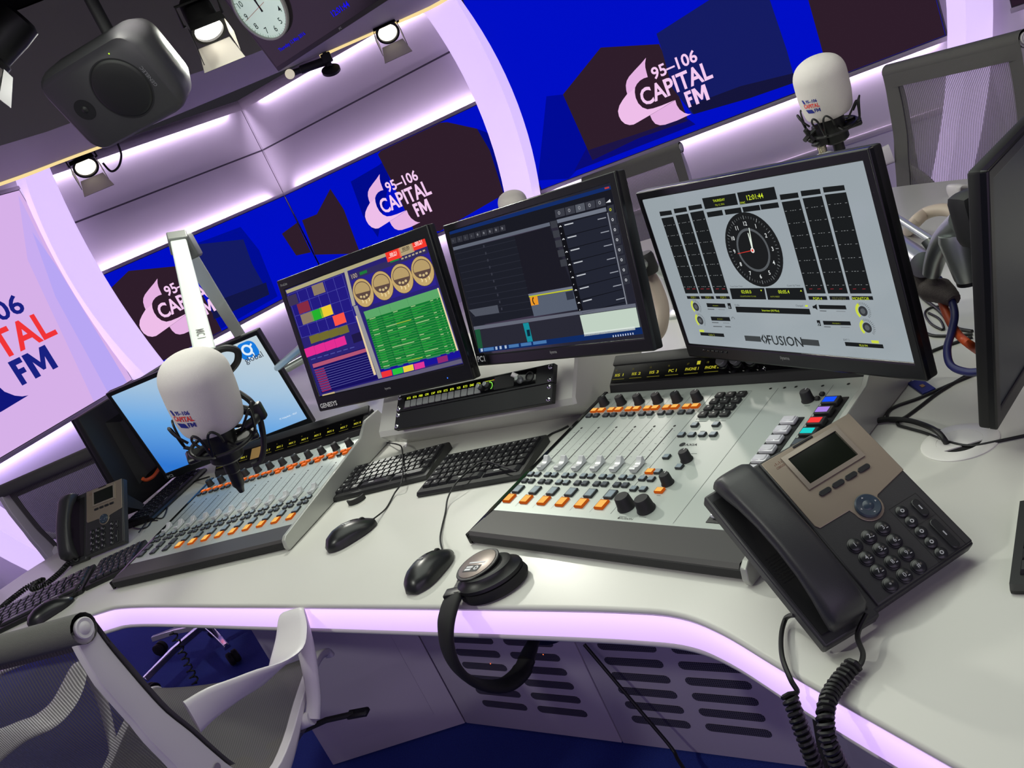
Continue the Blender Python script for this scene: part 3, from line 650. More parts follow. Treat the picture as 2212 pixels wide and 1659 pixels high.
def monitor(label, c, yaw, tilt, w, h, bz, smat, thick=.024, bulge=.028, brand=True, chin=None):
    fr_ = mon_frame(c, yaw, tilt); t = thing('computer_monitor', label, 'monitor', fr_, 'computer monitors')
    l, r, tp, b = bz; x0, x1, y0, y1 = -w/2-l, w/2+r, -h/2-b, h/2+tp
    m = MB(); m.box2((x0, y0, -thick), (x1, y1, -.004), .004, 2)
    cx, cy = (x0+x1)/2, (y0+y1)/2; kx, ky = (x1-x0)*.36, (y1-y0)*.34
    m.rows([[V(cx+sx*a*kx, cy+sy*a*ky, z) for sx, sy in ((-1, -1), (1, -1), (1, 1), (-1, 1))] for z, a in ((-thick+.002, 1), (-thick-bulge, .82))], True, cap=True)
    m.build('housing', BEZB, t, ang=30)
    m = MB(); ro = [(x0, y0), (x1, y0), (x1, y1), (x0, y1)]; ri = [(-w/2, -h/2), (w/2, -h/2), (w/2, h/2), (-w/2, h/2)]
    m.rows([[V(x, y, -.006) for x, y in ro], [V(x, y, .003) for x, y in ro], [V(x, y, .003) for x, y in ri], [V(x, y, -.002) for x, y in ri]], True); m.build('bezel', BEZ, t, bevel=.0025, ang=30)
    m = MB(); m.rect(-w/2, -h/2, w/2, h/2, 0); s = m.build('screen', smat, t)
    m = MB(); m.rbox((cx, cy, -thick-bulge-.006), (.12, .12, .014), .003, 1); m.build('mount_plate', BLKM, t)
    if brand:
        m = MB(); m.text('iiyama', (x0+x1)/2, -h/2-b*.55, .0034, None, 0, None, .01, h=.0075, ax=.5); m.build('maker_lettering', mat('pale_print', (150, 150, 150), .5), t)
    return t, s, fr_, (x0, x1, y0, y1)
def sticker(t, txt, x, y, h, rgb=(225, 225, 225), bg=None):
    m = MB(); m.text(txt, x, y, .0046, None, 0, None, .02, h=h)
    if bg: m.rbox((x+len(txt)*h*.36, y+h*.5, .0035), (len(txt)*h*.85, h*1.9, .0016), .0004, 1, 1)
    return m.build('name_sticker', [mat('sticker_print_%d' % rgb[0], rgb, .5), mat('sticker_black', (10, 10, 14), .4)], t)
TXT = (150, 155, 165)
# ---- pale blue start screen
def grad_mat():
    m = scr_mat('blue_gradient_screen', (120, 170, 220)); nt = m.node_tree; b = nt.nodes['Principled BSDF']
    tc = nt.nodes.new('ShaderNodeTexCoord'); sp = nt.nodes.new('ShaderNodeSeparateXYZ'); a = nt.nodes.new('ShaderNodeMath'); a.operation = 'MULTIPLY_ADD'; a.inputs[1].default_value = 1.0; rp = nt.nodes.new('ShaderNodeValToRGB')
    mu = nt.nodes.new('ShaderNodeMath'); mu.operation = 'MULTIPLY'; mu.inputs[1].default_value = 2.0; ad = nt.nodes.new('ShaderNodeMath'); ad.operation = 'ADD'; ad.inputs[1].default_value = .5
    nt.links.new(tc.outputs['Object'], sp.inputs[0]); nt.links.new(sp.outputs['X'], a.inputs[0]); nt.links.new(sp.outputs['Y'], mu.inputs[0]); nt.links.new(mu.outputs[0], a.inputs[2]); nt.links.new(a.outputs[0], ad.inputs[0]); nt.links.new(ad.outputs[0], rp.inputs[0])
    e = rp.color_ramp.elements; e[0].position = 0.0; e[0].color = S(44, 116, 206); e[1].position = .95; e[1].color = S(192, 208, 216)
    q = e.new(.35); q.color = S(104, 166, 226)
    q = e.new(.62); q.color = S(160, 192, 220)
    nt.links.new(rp.outputs[0], b.inputs['Emission Color']); return m
t, s, fr_, bb = monitor('computer monitor showing a plain blue start screen behind the microphone', (-.876, 2.614, .967), -14.2, -6.2, .531, .299, (.012, .012, .014, .024), grad_mat(), brand=False)
u = UI(fr_); K4 = zq(5.53, 320, 740)
cx_, cy_ = u.uv(K4(1195, 95))
def rr(x, y, w_, h_, r_, n=5):
    out = []
    for qx, qy, a0 in ((1, -1, -90), (1, 1, 0), (-1, 1, 90), (-1, -1, 180)):
        for i in range(n+1): a = math.radians(a0+90*i/n); out.append((x+qx*(w_/2-r_)+r_*math.cos(a), y+qy*(h_/2-r_)+r_*math.sin(a)))
    return out
u.flat(rr(cx_, cy_, .062, .056, .020), .0006, u.c((24, 122, 220)))
u.ring(cx_-.002, cy_+.003, .0105, .0175, .0009, u.c((226, 238, 248)), 24); u.disc(cx_-.002, cy_+.003, .0062, .0012, u.c((24, 122, 220)), n=16)
u.flat([(cx_+.008, cy_+.010), (cx_+.020, cy_+.018), (cx_+.022, cy_+.013), (cx_+.012, cy_+.006)], .0010, u.c((226, 238, 248)))
u.ring(cx_-.001, cy_-.014, .0085, .0135, .0009, u.c((226, 238, 248)), 20, None, -2.6, .5)
u.t((60, 66, 78), 'global', K4(1265, 185), 0, 2, w=.062, bold=.004); u.done(s, 'start_logo'); u = UI(fr_)
ax_, ay_ = u.uv(K4(1685, 890)); u.text('IT Helpdesk - 4567', ax_, ay_, .0012, None, u.c((225, 236, 246)), None, 0, w=.062, ax=.5)
u.done(s, 'helpdesk_text'); sticker(t, 'PC2', bb[0]+.012, bb[2]+.006, .010, (150, 155, 160))
# ---- playout screen (green list, gold dials)
t, s, fr_, bb = monitor('computer monitor with a green running list and four gold dials', (-.257, 2.069, 1.079), -40.3, 11.8, .515, .290, (.018, .018, .028, .040), scr_mat('playout_base', (40, 32, 118), .9), .026)
u = UI(fr_); G = zq(4.148, 600, 480)
NV, GR, TAN = (22, 18, 120), (14, 118, 48), (140, 122, 100)
u.P((176, 168, 128), [G(72, 612), G(1300, 132), G(1312, 180), G(84, 640)])
u.P((34, 26, 128), [G(92, 650), G(575, 465), G(700, 800), G(715, 900), G(215, 1035)])
for i in range(7):
    a = i/6; p0 = (92+(575-92)*a, 650+(465-650)*a); p1 = (215+(700-215)*a, 1035+(880-1035)*a); u.P((86, 84, 176), [G(*p0), G(p0[0]+3, p0[1]), G(p1[0]+3, p1[1]), G(*p1)], 1)
for i in range(5):
    a = i/4; p0 = (92+(215-92)*a, 650+(1035-650)*a); p1 = (575+(710-575)*a, 465+(890-465)*a); u.P((86, 84, 176), [G(*p0), G(*p1), G(p1[0], p1[1]+3), G(p0[0], p0[1]+3)], 1)
def cell(rgb, x, y, w_=102, h_=88, k=2):
    sx, sy = .36, .30
    u.P(rgb, [G(x-w_/2-h_*sy/2, y+w_*sx/2-h_/2), G(x+w_/2-h_*sy/2, y-w_*sx/2-h_/2), G(x+w_/2+h_*sy/2, y-w_*sx/2+h_/2), G(x-w_/2+h_*sy/2, y+w_*sx/2+h_/2)], k)
for rgb, x, y in ((TAN, 368, 598), ((132, 42, 66), 236, 762), (TAN, 268, 858), ((36, 176, 46), 354, 828), ((238, 204, 52), 438, 796), ((250, 84, 70), 556, 868), ((62, 52, 84), 128, 700)): cell(rgb, x, y)
for i in range(4): cell((112, 106, 46), 335+i*86, 1042-i*26, 84, 66); cell((228, 44, 146), 290+i*92, 1160-i*30, 90, 76)
cell((30, 24, 70), 715, 1032, 84, 76)
for i in range(7): u.P((84, 88, 170), [G(300+i*58, 1228-i*17), G(340+i*58, 1216-i*17), G(342+i*58, 1222-i*17), G(302+i*58, 1234-i*17)], 2)
u.P((20, 14, 92), [G(310, 1268), G(790, 1120), G(912, 1402), G(395, 1532)])
u.P((176, 84, 116), [G(312, 1272), G(792, 1128), G(804, 1158), G(322, 1306)], 1)
for i in range(10):
    y = 1322+i*20.5; x = 326+i*7.3; u.P((104, 104, 176), [G(x, y), G(x+505, y-146), G(x+505, y-143), G(x, y+4)], 1); u.P((150, 40, 90), [G(x+6, y+5), G(x+90, y-20), G(x+94, y-10), G(x+10, y+15)], 2)
u.P((172, 166, 148), [G(592, 418), G(618, 408), G(700, 740), G(672, 752)], 2)
u.P((150, 148, 150), [G(680, 752), G(716, 745), G(940, 1392), G(905, 1402)], 2)
u.P((226, 204, 160), [G(700, 840), G(712, 836), G(886, 1362), G(866, 1370)], 3)
u.P((50, 44, 92), [G(640, 470), G(1330, 225), G(1345, 275), G(655, 525)], 1)
u.P((44, 34, 138), [G(655, 522), G(1362, 268), G(1425, 560), G(735, 770)], 1)
def timer(x, y, rgb, txt, tc):
    cell(rgb, x, y, 128, 92, 3); u.t(tc, txt, G(x, y-8), 0, 6, w=.0225, bold=.02); u.P(tc, [G(x-42, y+28), G(x+32, y), G(x+33, y+4), G(x-41, y+32)], 5)
timer(1040, 290, (244, 56, 44), '00:21', (255, 226, 220)); timer(1152, 240, (178, 160, 122), '00:00', (60, 50, 44)); timer(1266, 190, (244, 56, 44), '00:21', (255, 226, 220))
u.t((196, 178, 150), '100', G(690, 480), 0, 4, w=.020); u.P((30, 120, 60), [G(735, 450), G(800, 425), G(806, 450), G(742, 475)], 3)
u.P((24, 130, 60), [G(1010, 350), G(1090, 322), G(1094, 336), G(1014, 364)], 4)
for i in range(7): u.P((180, 168, 140), [G(1110+i*32, 322-i*12), G(1130+i*32, 314-i*12), G(1134+i*32, 328-i*12), G(1114+i*32, 336-i*12)], 4)
for x, y, r_ in ((770, 632, 88), (941, 568, 92), (1118, 504, 95), (1302, 437, 98)):
    a = u.uv(G(x, y)); b = u.uv(G(x+r_, y-r_*.36)); R_ = math.hypot(b[0]-a[0], b[1]-a[1])*.96
    for k_, (rgb, f_) in enumerate((((70, 54, 60), 1.04), ((196, 166, 108), 1.0))): u.disc(a[0], a[1], R_*f_, .0015+.0003*k_, u.c(rgb))
    u.disc(a[0], a[1]+R_*.16, R_*.82, .0021, u.c((92, 72, 66)), R_*.66); u.flat([(a[0]+R_*.76*math.cos(q), a[1]+R_*.18+R_*.58*math.sin(q)) for q in [i*.26-.3 for i in range(15)]], .0024, u.c((182, 156, 106)))
    for q in (-1, 0, 1): u.disc(a[0]+q*R_*.30, a[1]-R_*.28+abs(q)*R_*.06, R_*.12, .0026, u.c((206, 184, 134)), R_*.09, 12); u.ring(a[0]+q*R_*.34, a[1]-R_*.66+abs(q)*R_*.1, R_*.05, R_*.14, .0026, u.c((236, 214, 160)), 12, None, -1.4, 1.5)
    u.P((150, 140, 190), [G(x-62, y-r_-12), G(x-8, y-r_-30), G(x-6, y-r_-24), G(x-60, y-r_-6)], 3)
u.P(GR, [G(772, 802), G(1436, 592), G(1612, 1146), G(930, 1312)], 2)
u.P((92, 166, 104), [G(772, 802), G(1436, 592), G(1462, 668), G(800, 868)], 3)
u.P((232, 216, 168), [G(1432, 590), G(1444, 587), G(1622, 1146), G(1608, 1150)], 4)
for i in range(23):
    a = i/22; x0 = 800+(930-800)*a; y0 = 868+(1312-868)*a; x1 = 1462+(1612-1462)*a; y1 = 668+(1146-668)*a
    u.P((104, 168, 104), [G(x0, y0), G(x1, y1), G(x1, y1+2.4), G(x0, y0+2.4)], 3)
    for f0, f1 in ((.04, .12), (.22, .22+.07*(i % 3)), (.36, .42+.09*((i*7) % 4)/2), (.60, .66+.12*((i*5) % 3)/2), (.86, .90), (.95, .965)):
        X0, Y0 = x0+(x1-x0)*f0, y0+(y1-y0)*f0; X1, Y1 = x0+(x1-x0)*f1, y0+(y1-y0)*f1
        cc = (198, 206, 60) if i in (5, 21) and f0 == .36 else ((196, 220, 160) if (i*3) % 7 < 2 else (40, 176, 60)); u.P(cc, [G(X0, Y0+7), G(X1, Y1+7), G(X1+1, Y1+12), G(X0+1, Y0+12)], 4)
for f in (.20, .34, .58): u.P((10, 84, 44), [G(772+664*f, 802-210*f), G(775+664*f, 801-210*f), G(933+682*f, 1311-166*f), G(930+682*f, 1312-166*f)], 3)
u.P((24, 18, 150), [G(925, 1318), G(1630, 1152), G(1645, 1205), G(942, 1392)], 2)
for rgb, x, y in (((236, 50, 56), 980, 1356), ((40, 190, 62), 1078, 1332), ((236, 206, 62), 1174, 1308), ((222, 52, 150), 1272, 1284), ((140, 40, 110), 1480, 1226)): u.P(rgb, [G(x-50, y-14), G(x+42, y-38), G(x+52, y+14), G(x-38, y+38)], 4)
u.P((96, 92, 118), [G(402, 1545), G(1648, 1222), G(1660, 1258), G(412, 1576)], 3); u.P((196, 176, 128), [G(402, 1545), G(512, 1516), G(522, 1548), G(412, 1576)], 4)
u.done(s); sticker(t, 'GENESYS', bb[0]+.012, bb[2]+.008, .0125)
m = MB(); m.text('ProLite', bb[0]+.012, bb[3]-.018, .0036, None, 0, None, .01, h=.0065); m.build('model_lettering', mat('pale_print', (150, 150, 150), .5), t)
m = MB(); m.disc(bb[1]-.075, bb[2]+.016, .0016, .0042, 0, n=10); m.build('power_led', emat('blue_led', (60, 120, 255), 1.6), t)
# ---- call screen (dark)
t, s, fr_, bb = monitor('computer monitor with a dark call-handling screen and an orange phone icon', (.1330, 1.7015, 1.0755), -54.5, 13.0, .5, .2815, (.016, .018, .017, .026), scr_mat('dark_call_base', (32, 33, 44)), .026)
u = UI(fr_); G = zq(4.148, 960, 380)
Q = lambda rgb, *p, k=0: u.P(rgb, [G(*q) for q in p], k)
Q((18, 44, 104), (38, 498), (1490, 84), (1500, 118), (46, 530)); Q((24, 25, 34), (46, 528), (1500, 118), (1560, 320), (80, 640), k=1)
Q((96, 102, 116), (78, 640), (945, 414), (952, 446), (86, 668), k=2); Q((112, 118, 132), (1010, 392), (1450, 280), (1458, 316), (1018, 424), k=2)
Q((27, 26, 36), (630, 535), (945, 452), (1150, 985), (755, 1055), k=2)
Q((28, 30, 40), (86, 668), (630, 535), (800, 1250), (270, 1345), k=1)
for i in range(11):
    a = i/10; Q((44, 46, 58), (100+160*a, 700+560*a), (640+155*a, 570+610*a), (640+155*a, 574+610*a), (100+160*a, 704+560*a), k=2)
for i in range(10):
    a = i/9; Q((54, 56, 68), (350+160*a, 620+560*a), (362+160*a, 617+560*a), (366+160*a, 640+560*a), (354+160*a, 643+560*a), k=3)
Q((78, 82, 94), (225, 1200), (480, 1155), (496, 1225), (282, 1258), k=3)
Q((16, 16, 22), (1020, 440), (1062, 430), (1248, 1205), (1205, 1212), k=3); Q((34, 37, 50), (1062, 430), (1455, 325), (1640, 1150), (1248, 1205), k=2)
for i in range(7):
    x, y = 1048+i*27.6, 455+i*114; Q((12, 13, 18), (x+25, y+85), (x+420, y-15), (x+420, y-10), (x+25, y+91), k=3)
    Q((190, 194, 200), (x+32, y-20), (x+112, y-40), (x+114, y-30), (x+34, y-10), k=4); Q((150, 154, 165), (x+330, y-70+i*6), (x+405, y-88+i*6), (x+407, y-80+i*6), (x+332, y-62+i*6), k=4)
    a = u.uv(G(x, y)); u.ring(a[0], a[1]-.001, .0018, .0034, .0024, u.c((226, 228, 232)), 10, None, .2, 2.9); Q((210, 212, 216), (x+4, y+55), (x+10, y+57), (x+6, y+66), (x+2, y+64), k=4)
Q((130, 134, 146), (1462, 330), (1472, 328), (1645, 1148), (1636, 1150), k=4)
for i in range(5):
    x, y = 1035+i*91, 330-i*23; Q((58, 60, 70) if i != 2 else (84, 88, 98), (x-42, y-24), (x+42, y-46), (x+52, y+24), (x-32, y+46), k=3); a = u.uv(G(x, y)); u.ring(a[0], a[1], .0018, .0034, .0024, u.c((140, 142, 150)), 8)
for i in range(9):
    x, y = 85+i*55, 580-i*14; Q((50, 51, 60), (x-25, y-20), (x+22, y-32), (x+30, y+20), (x-18, y+30), k=3); a = u.uv(G(x, y)); u.ring(a[0], a[1], .0012, .0024, .0024, u.c((150, 152, 160) if i > 3 else (84, 86, 94)), 8)
for i in range(8):
    x, y = 1495+i*20, 300+i*90; Q((48, 50, 60), (x-32, y-32), (x+26, y-46), (x+34, y+32), (x-24, y+46), k=3); a = u.uv(G(x, y)); u.ring(a[0], a[1], .0014, .0028, .0024, u.c((190, 192, 198) if i else (180, 190, 40)), 8)
for i in range(5):
    x, y = 985+i*22, 432+i*86; Q((58, 60, 68), (x-34, y-24), (x+24, y-36), (x+36, y+26), (x-22, y+38), k=3)
Q((112, 118, 134), (755, 1058), (1150, 988), (1156, 1012), (762, 1078), k=3); Q((196, 200, 30), (762, 1076), (1154, 1010), (1156, 1020), (764, 1086), k=4)
Q((86, 94, 110), (765, 1088), (1156, 1020), (1200, 1195), (808, 1258), k=3); Q((46, 50, 64), (1090, 1040), (1156, 1026), (1170, 1098), (1106, 1112), k=4)
Q((232, 150, 40), (770, 1086), (838, 1074), (850, 1150), (784, 1162), k=4); a = u.uv(G(811, 1118)); u.ring(a[0]+.004, a[1], .0065, .0095, .0024, u.c((40, 30, 20)), 10, None, 2.0, 4.2)
Q((100, 104, 118), (265, 1350), (1205, 1212), (1212, 1240), (272, 1382), k=3); Q((100, 104, 118), (1205, 1212), (1716, 1140), (1722, 1172), (1212, 1244), k=3)
Q((40, 40, 52), (275, 1385), (1215, 1244), (1265, 1440), (318, 1570), k=2); Q((192, 208, 194), (1218, 1248), (1722, 1176), (1760, 1360), (1262, 1432), k=4); Q((214, 224, 216), (1256, 1406), (1712, 1346), (1718, 1376), (1262, 1434), k=5)
Q((28, 84, 56), (276, 1378), (322, 1370), (350, 1540), (310, 1548), k=4); Q((22, 138, 152), (708, 1320), (758, 1312), (800, 1486), (752, 1494), k=4); Q((10, 40, 60), (742, 1378), (770, 1374), (778, 1432), (752, 1436), k=5)
Q((14, 42, 98), (310, 1545), (1780, 1350), (1792, 1412), (322, 1582), k=5)
for i, (x, w_) in enumerate(((330, 20), (358, 90), (462, 18), (500, 18), (545, 18), (582, 90), (690, 95), (800, 120))): y = 1562-(x-310)*.132; Q((70, 116, 170) if w_ > 40 else (170, 186, 210), (x, y-14), (x+w_, y-14-w_*.13), (x+w_+4, y+14-w_*.13), (x+4, y+14), k=6)
for i in range(9): x = 1515+i*22; y = 1434-i*2.9; Q((190, 200, 220), (x, y-9), (x+9, y-10), (x+12, y+8), (x+3, y+9), k=6)
Q((190, 60, 50), (1440, 104), (1480, 94), (1484, 108), (1444, 118), k=4); Q((220, 222, 226), (1452, 240), (1490, 206), (1498, 234), k=4)
u.done(s); sticker(t, 'PC1', bb[0]+.008, bb[2]+.010, .0135, bg=True)
# ---- clock and meter screen
t, s, fr_, bb = monitor('computer monitor with a pale screen of black meters and a round clock', (.4268, 1.2887, 1.0196), -69.8, 3.2, .4991, .2811, (.010, .014, .015, .027), scr_mat('pale_meter_base', (150, 160, 166)), .022)
u = UI(fr_); G = zq(3.252, 1370, 320); Q = lambda rgb, *p, k=0: u.P(rgb, [G(*q) for q in p], k)
DK = (26, 28, 30); LM = (204, 226, 50)
def col(x0, x1, yt0, yt1, xb0, xb1, yb, hd, ft, red=True):
    Q(DK, (x0, yt0), (x1, yt1), (xb1, yb), (xb0, yb))
    w_ = x1-x0; Q(DK, (x0-14, yt0-hd-10), (x1-14, yt1-hd-8), (x1-6, yt1-14), (x0-6, yt0-14)); Q(DK, (xb0+8, yb+18), (xb1+6, yb+19), (xb1+12, yb+19+ft), (xb0+14, yb+18+ft))
    for i in range(7):
        f_ = .10+.135*i; xa = x0+(xb0-x0)*f_; xe = x1+(xb1-x1)*f_; ya = yt0+(yb-yt0)*f_; ye = yt1+(yb-yt1)*f_; d_ = xe-xa
        for c0, c1 in ((.06, .16), (.34, .40), (.46, .54), (.60, .66), (.84, .94)): Q((150, 154, 156), (xa+d_*c0, ya+(ye-ya)*c0), (xa+d_*c1, ya+(ye-ya)*c1), (xa+d_*c1, ya+(ye-ya)*c1+3), (xa+d_*c0, ya+(ye-ya)*c0+3), k=1)
    for c0 in (.18, .62): Q((150, 40, 50), (xb0+(xb1-xb0)*c0-8, yb-34), (xb0+(xb1-xb0)*c0+14, yb-35), (xb0+(xb1-xb0)*c0+15, yb-31), (xb0+(xb1-xb0)*c0-7, yb-30), k=1)
for i, (a_, b_, c_, d_) in enumerate(((192, 275, 362, 452), (292, 380, 460, 553), (394, 487, 565, 664))): col(a_, b_, 492-i*20, 480-i*22, c_, d_, 1020, 36, 20)
for i, (a_, b_, c_, d_) in enumerate(((1037, 1165, 1216, 1348), (1184, 1320, 1364, 1504), (1340, 1490, 1520, 1670))): col(a_, b_, 378-i*26, 360-i*26, c_, d_, 1020, 42, 26)
for i, tx_ in enumerate(('PGM 1', 'PGM 2', 'PGM 3')): u.t((150, 156, 40), tx_, G(420+i*105, 1047), .0038, 3)
for i, tx_ in enumerate(('PGM 4', 'PREVIEW', 'MONITOR')): u.t(LM if i != 1 else (90, 92, 60), tx_, G(1293+i*152, 1054), .0044, 3)
Q(DK, (478, 352), (712, 316), (732, 396), (500, 428)); Q(DK, (724, 312), (985, 270), (1008, 358), (746, 396))
u.t(LM, 'THURSDAY', G(600, 363), 0, 4, w=.029, bold=.005); u.t((170, 186, 40), 'May 12, 2016', G(607, 395), 0, 4, w=.022); u.t(LM, '12:01:44', G(853, 338), 0, 4, w=.036, bold=.008); u.t(LM, 'SYNC', G(768, 380), .0032, 4)
for i in range(4): x = 510+i*125; y = 450-i*18; Q(DK, (x, y), (x+108+i*6, y-17), (x+118+i*6, y+20), (x+10, y+36))
a = u.uv(G(840, 714)); bx = u.uv(G(840, 485)); R_ = .0616
u.disc(a[0], a[1], R_, .0012, u.c((28, 29, 31)), n=48); u.ring(a[0], a[1], R_*.52, R_*.585, .0016, u.c((86, 90, 94)), 40)
for i in range(60):
    th = PI/2-i*PI/30; r0, r1 = (.84, .90) if i % 5 else (.82, .92); cs, sn = math.cos(th), math.sin(th); px_, py_ = -sn*.0005, cs*.0005
    u.flat([(a[0]+cs*R_*r0+px_, a[1]+sn*R_*r0+py_), (a[0]+cs*R_*r1+px_, a[1]+sn*R_*r1+py_), (a[0]+cs*R_*r1-px_, a[1]+sn*R_*r1-py_), (a[0]+cs*R_*r0-px_, a[1]+sn*R_*r0-py_)], .0017, u.c((150, 154, 156) if i % 5 == 0 else (96, 100, 102)))
for i in range(1, 13):
    th = PI/2-i*PI/6; u.text(str(i), a[0]+math.cos(th)*R_*.71, a[1]+math.sin(th)*R_*.71, .0018, None, u.c((228, 232, 232)), None, .01, h=R_*.11, ax=.5, ay=.5)
def hand(deg, L, w_, rgb, z):
    th = PI/2-math.radians(deg); cs, sn = math.cos(th), math.sin(th); u.flat([(a[0]-sn*w_, a[1]+cs*w_), (a[0]+cs*L-sn*w_*.6, a[1]+sn*L+cs*w_*.6), (a[0]+cs*L+sn*w_*.6, a[1]+sn*L-cs*w_*.6), (a[0]+sn*w_, a[1]-cs*w_)], z, u.c(rgb))
hand(0.8, R_*.46, .0016, (220, 232, 220), .0020); hand(10, R_*.60, .0014, (226, 238, 226), .0022); hand(264, R_*.60, .0006, (226, 60, 50), .0024); u.disc(a[0], a[1], .0042, .0026, u.c((232, 226, 222)), n=16); u.disc(a[0], a[1], .0022, .0028, u.c((226, 60, 50)), n=12)
u.t((70, 74, 78), 'Count Down Timer', G(722, 968), 0, 3, w=.031); u.t((70, 74, 78), 'Count Up Timer', G(1125, 964), 0, 3, w=.028)
Q(DK, (672, 984), (915, 982), (930, 1062), (690, 1060)); Q(DK, (924, 982), (1190, 980), (1210, 1066), (942, 1064))
u.t(LM, '02:00.0', G(792, 1006), 0, 4, w=.024, bold=.006); u.t(LM, '00:05.4', G(1056, 1006), 0, 4, w=.024, bold=.006); u.t((140, 150, 50), 'COUNTDOWN TO 0:00', G(805, 1038), 0, 4, w=.038); u.t((140, 150, 50), 'AUTO RESET', G(995, 1040), 0, 4, w=.021)
Q(LM, (890, 993), (902, 993), (897, 1005), k=3); Q(LM, (1170, 1004), (1184, 1004), (1176, 992), k=3)
u.t((70, 74, 78), 'Profile', G(727, 1100), 0, 3, w=.012); u.t((70, 74, 78), 'Changed', G(1165, 1106), 0, 3, w=.015); Q(LM, (1204, 1100), (1222, 1100), (1224, 1112), (1206, 1112), k=2)
Q(DK, (712, 1112), (1232, 1128), (1242, 1168), (722, 1152)); u.t(LM, 'Interview (All Mics)', G(963, 1140), 0, 4, w=.039)
def dial(x, y, r_, hi=None):
    q = u.uv(G(x, y)); e_ = u.uv(G(x+r_, y)); rr_ = abs(e_[0]-q[0]); rr_ *= 1.15
    u.ring(q[0], q[1], rr_*1.15, rr_*1.7, .0012, u.c((200, 214, 70)), 16, None, 2.0, 4.0); u.disc(q[0], q[1], rr_, .0014, u.c((52, 54, 58)), n=20); u.disc(q[0], q[1], rr_*.55, .0017, u.c((88, 92, 96)), n=14)
    for i in range(14): th = 2.0-i*.22; cs, sn = math.cos(th), math.sin(th); u.flat([(q[0]+cs*rr_*1.25-sn*.0003, q[1]+sn*rr_*1.25+cs*.0003), (q[0]+cs*rr_*1.75-sn*.0003, q[1]+sn*rr_*1.75+cs*.0003), (q[0]+cs*rr_*1.75+sn*.0003, q[1]+sn*rr_*1.75-cs*.0003), (q[0]+cs*rr_*1.25+sn*.0003, q[1]+sn*rr_*1.25-cs*.0003)], .0012, u.c((70, 74, 78)))
dial(438, 1112, 17); dial(468, 1208, 17); dial(1612, 1142, 27); dial(1642, 1258, 27)
for x, y, w_, tx_ in ((508, 1088, 130, 'PROGRAM 1'), (538, 1182, 132, 'PROGRAM 1'), (1296, 1100, 190, ''), (1326, 1212, 192, 'PROGRAM 1')):
    Q(DK, (x, y), (x+w_, y+4), (x+w_+8, y+32), (x+8, y+28))
    if tx_: u.t((140, 150, 40), tx_, G(x+w_/2+4, y+16), 0, 4, w=.015)
    Q((92, 96, 100), (x+10, y+38), (x+56, y+40), (x+58, y+46), (x+12, y+44), k=1); Q((120, 124, 128), (x+w_*.66, y+42), (x+w_, y+44), (x+w_+2, y+48), (x+w_*.66+2, y+46), k=1)
for x, y in ((655, 1088), (1283, 1208)):
    Q(DK, (x, y), (x+22, y), (x+32, y+40), (x+10, y+40)); q = u.uv(G(x+18, y+26)); u.ring(q[0], q[1], .0012, .0024, .0014, u.c((150, 160, 166)), 10)
Q(DK, (1254, 1108), (1266, 1106), (1282, 1094), (1290, 1136), (1272, 1124), (1258, 1124)); q = u.uv(G(700, 1200)); u.ring(q[0], q[1], .0034, .0044, .0012, u.c((90, 94, 98)), 12, None, 0, PI)
Q((90, 94, 98), (556, 1248), (618, 1250), (620, 1256), (558, 1254)); Q((90, 94, 98), (640, 1250), (680, 1252), (682, 1258), (642, 1256))
Q((200, 214, 70), (458, 1274), (490, 1276), (494, 1292), (462, 1290)); Q(DK, (464, 1292), (630, 1302), (636, 1326), (470, 1314)); u.t((150, 160, 50), 'Caller 2', G(548, 1309), 0, 3, w=.016)
u.t((70, 74, 78), 'EXT 2', G(1496, 1344), 0, 3, w=.011); Q((200, 214, 70), (1665, 1348), (1718, 1352), (1722, 1372), (1672, 1368)); Q(DK, (1480, 1360), (1748, 1378), (1756, 1406), (1488, 1388)); u.t((190, 206, 60), '95.8 FM', G(1615, 1384), 0, 3, w=.015)
Q((62, 66, 68), (775, 1315), (886, 1322), (896, 1360), (784, 1352)); Q((62, 66, 68), (1172, 1338), (1296, 1348), (1306, 1390), (1182, 1380))
u.t((46, 50, 52), 'FUSION', G(1060, 1352), 0, 2, w=.078, bold=.012); q = u.uv(G(918, 1340)); u.flat([(q[0]-.008, q[1]), (q[0]-.001, q[1]+.009), (q[0]-.001, q[1]+.004), (q[0]-.004, q[1]), (q[0]-.001, q[1]-.004), (q[0]-.001, q[1]-.009)], .0012, u.c((46, 50, 52))); u.flat([(q[0]+.008, q[1]), (q[0]+.001, q[1]-.009), (q[0]+.001, q[1]-.004), (q[0]+.004, q[1]), (q[0]+.001, q[1]+.004), (q[0]+.001, q[1]+.009)], .0012, u.c((46, 50, 52)))
u.done(s)
m = MB()
for i in range(6): m.rbox((bb[0]+.055+i*.012, bb[2]+.017, .0035), (.008, .004, .003), .001, 1)
m.build('menu_buttons', GLOSS, t)
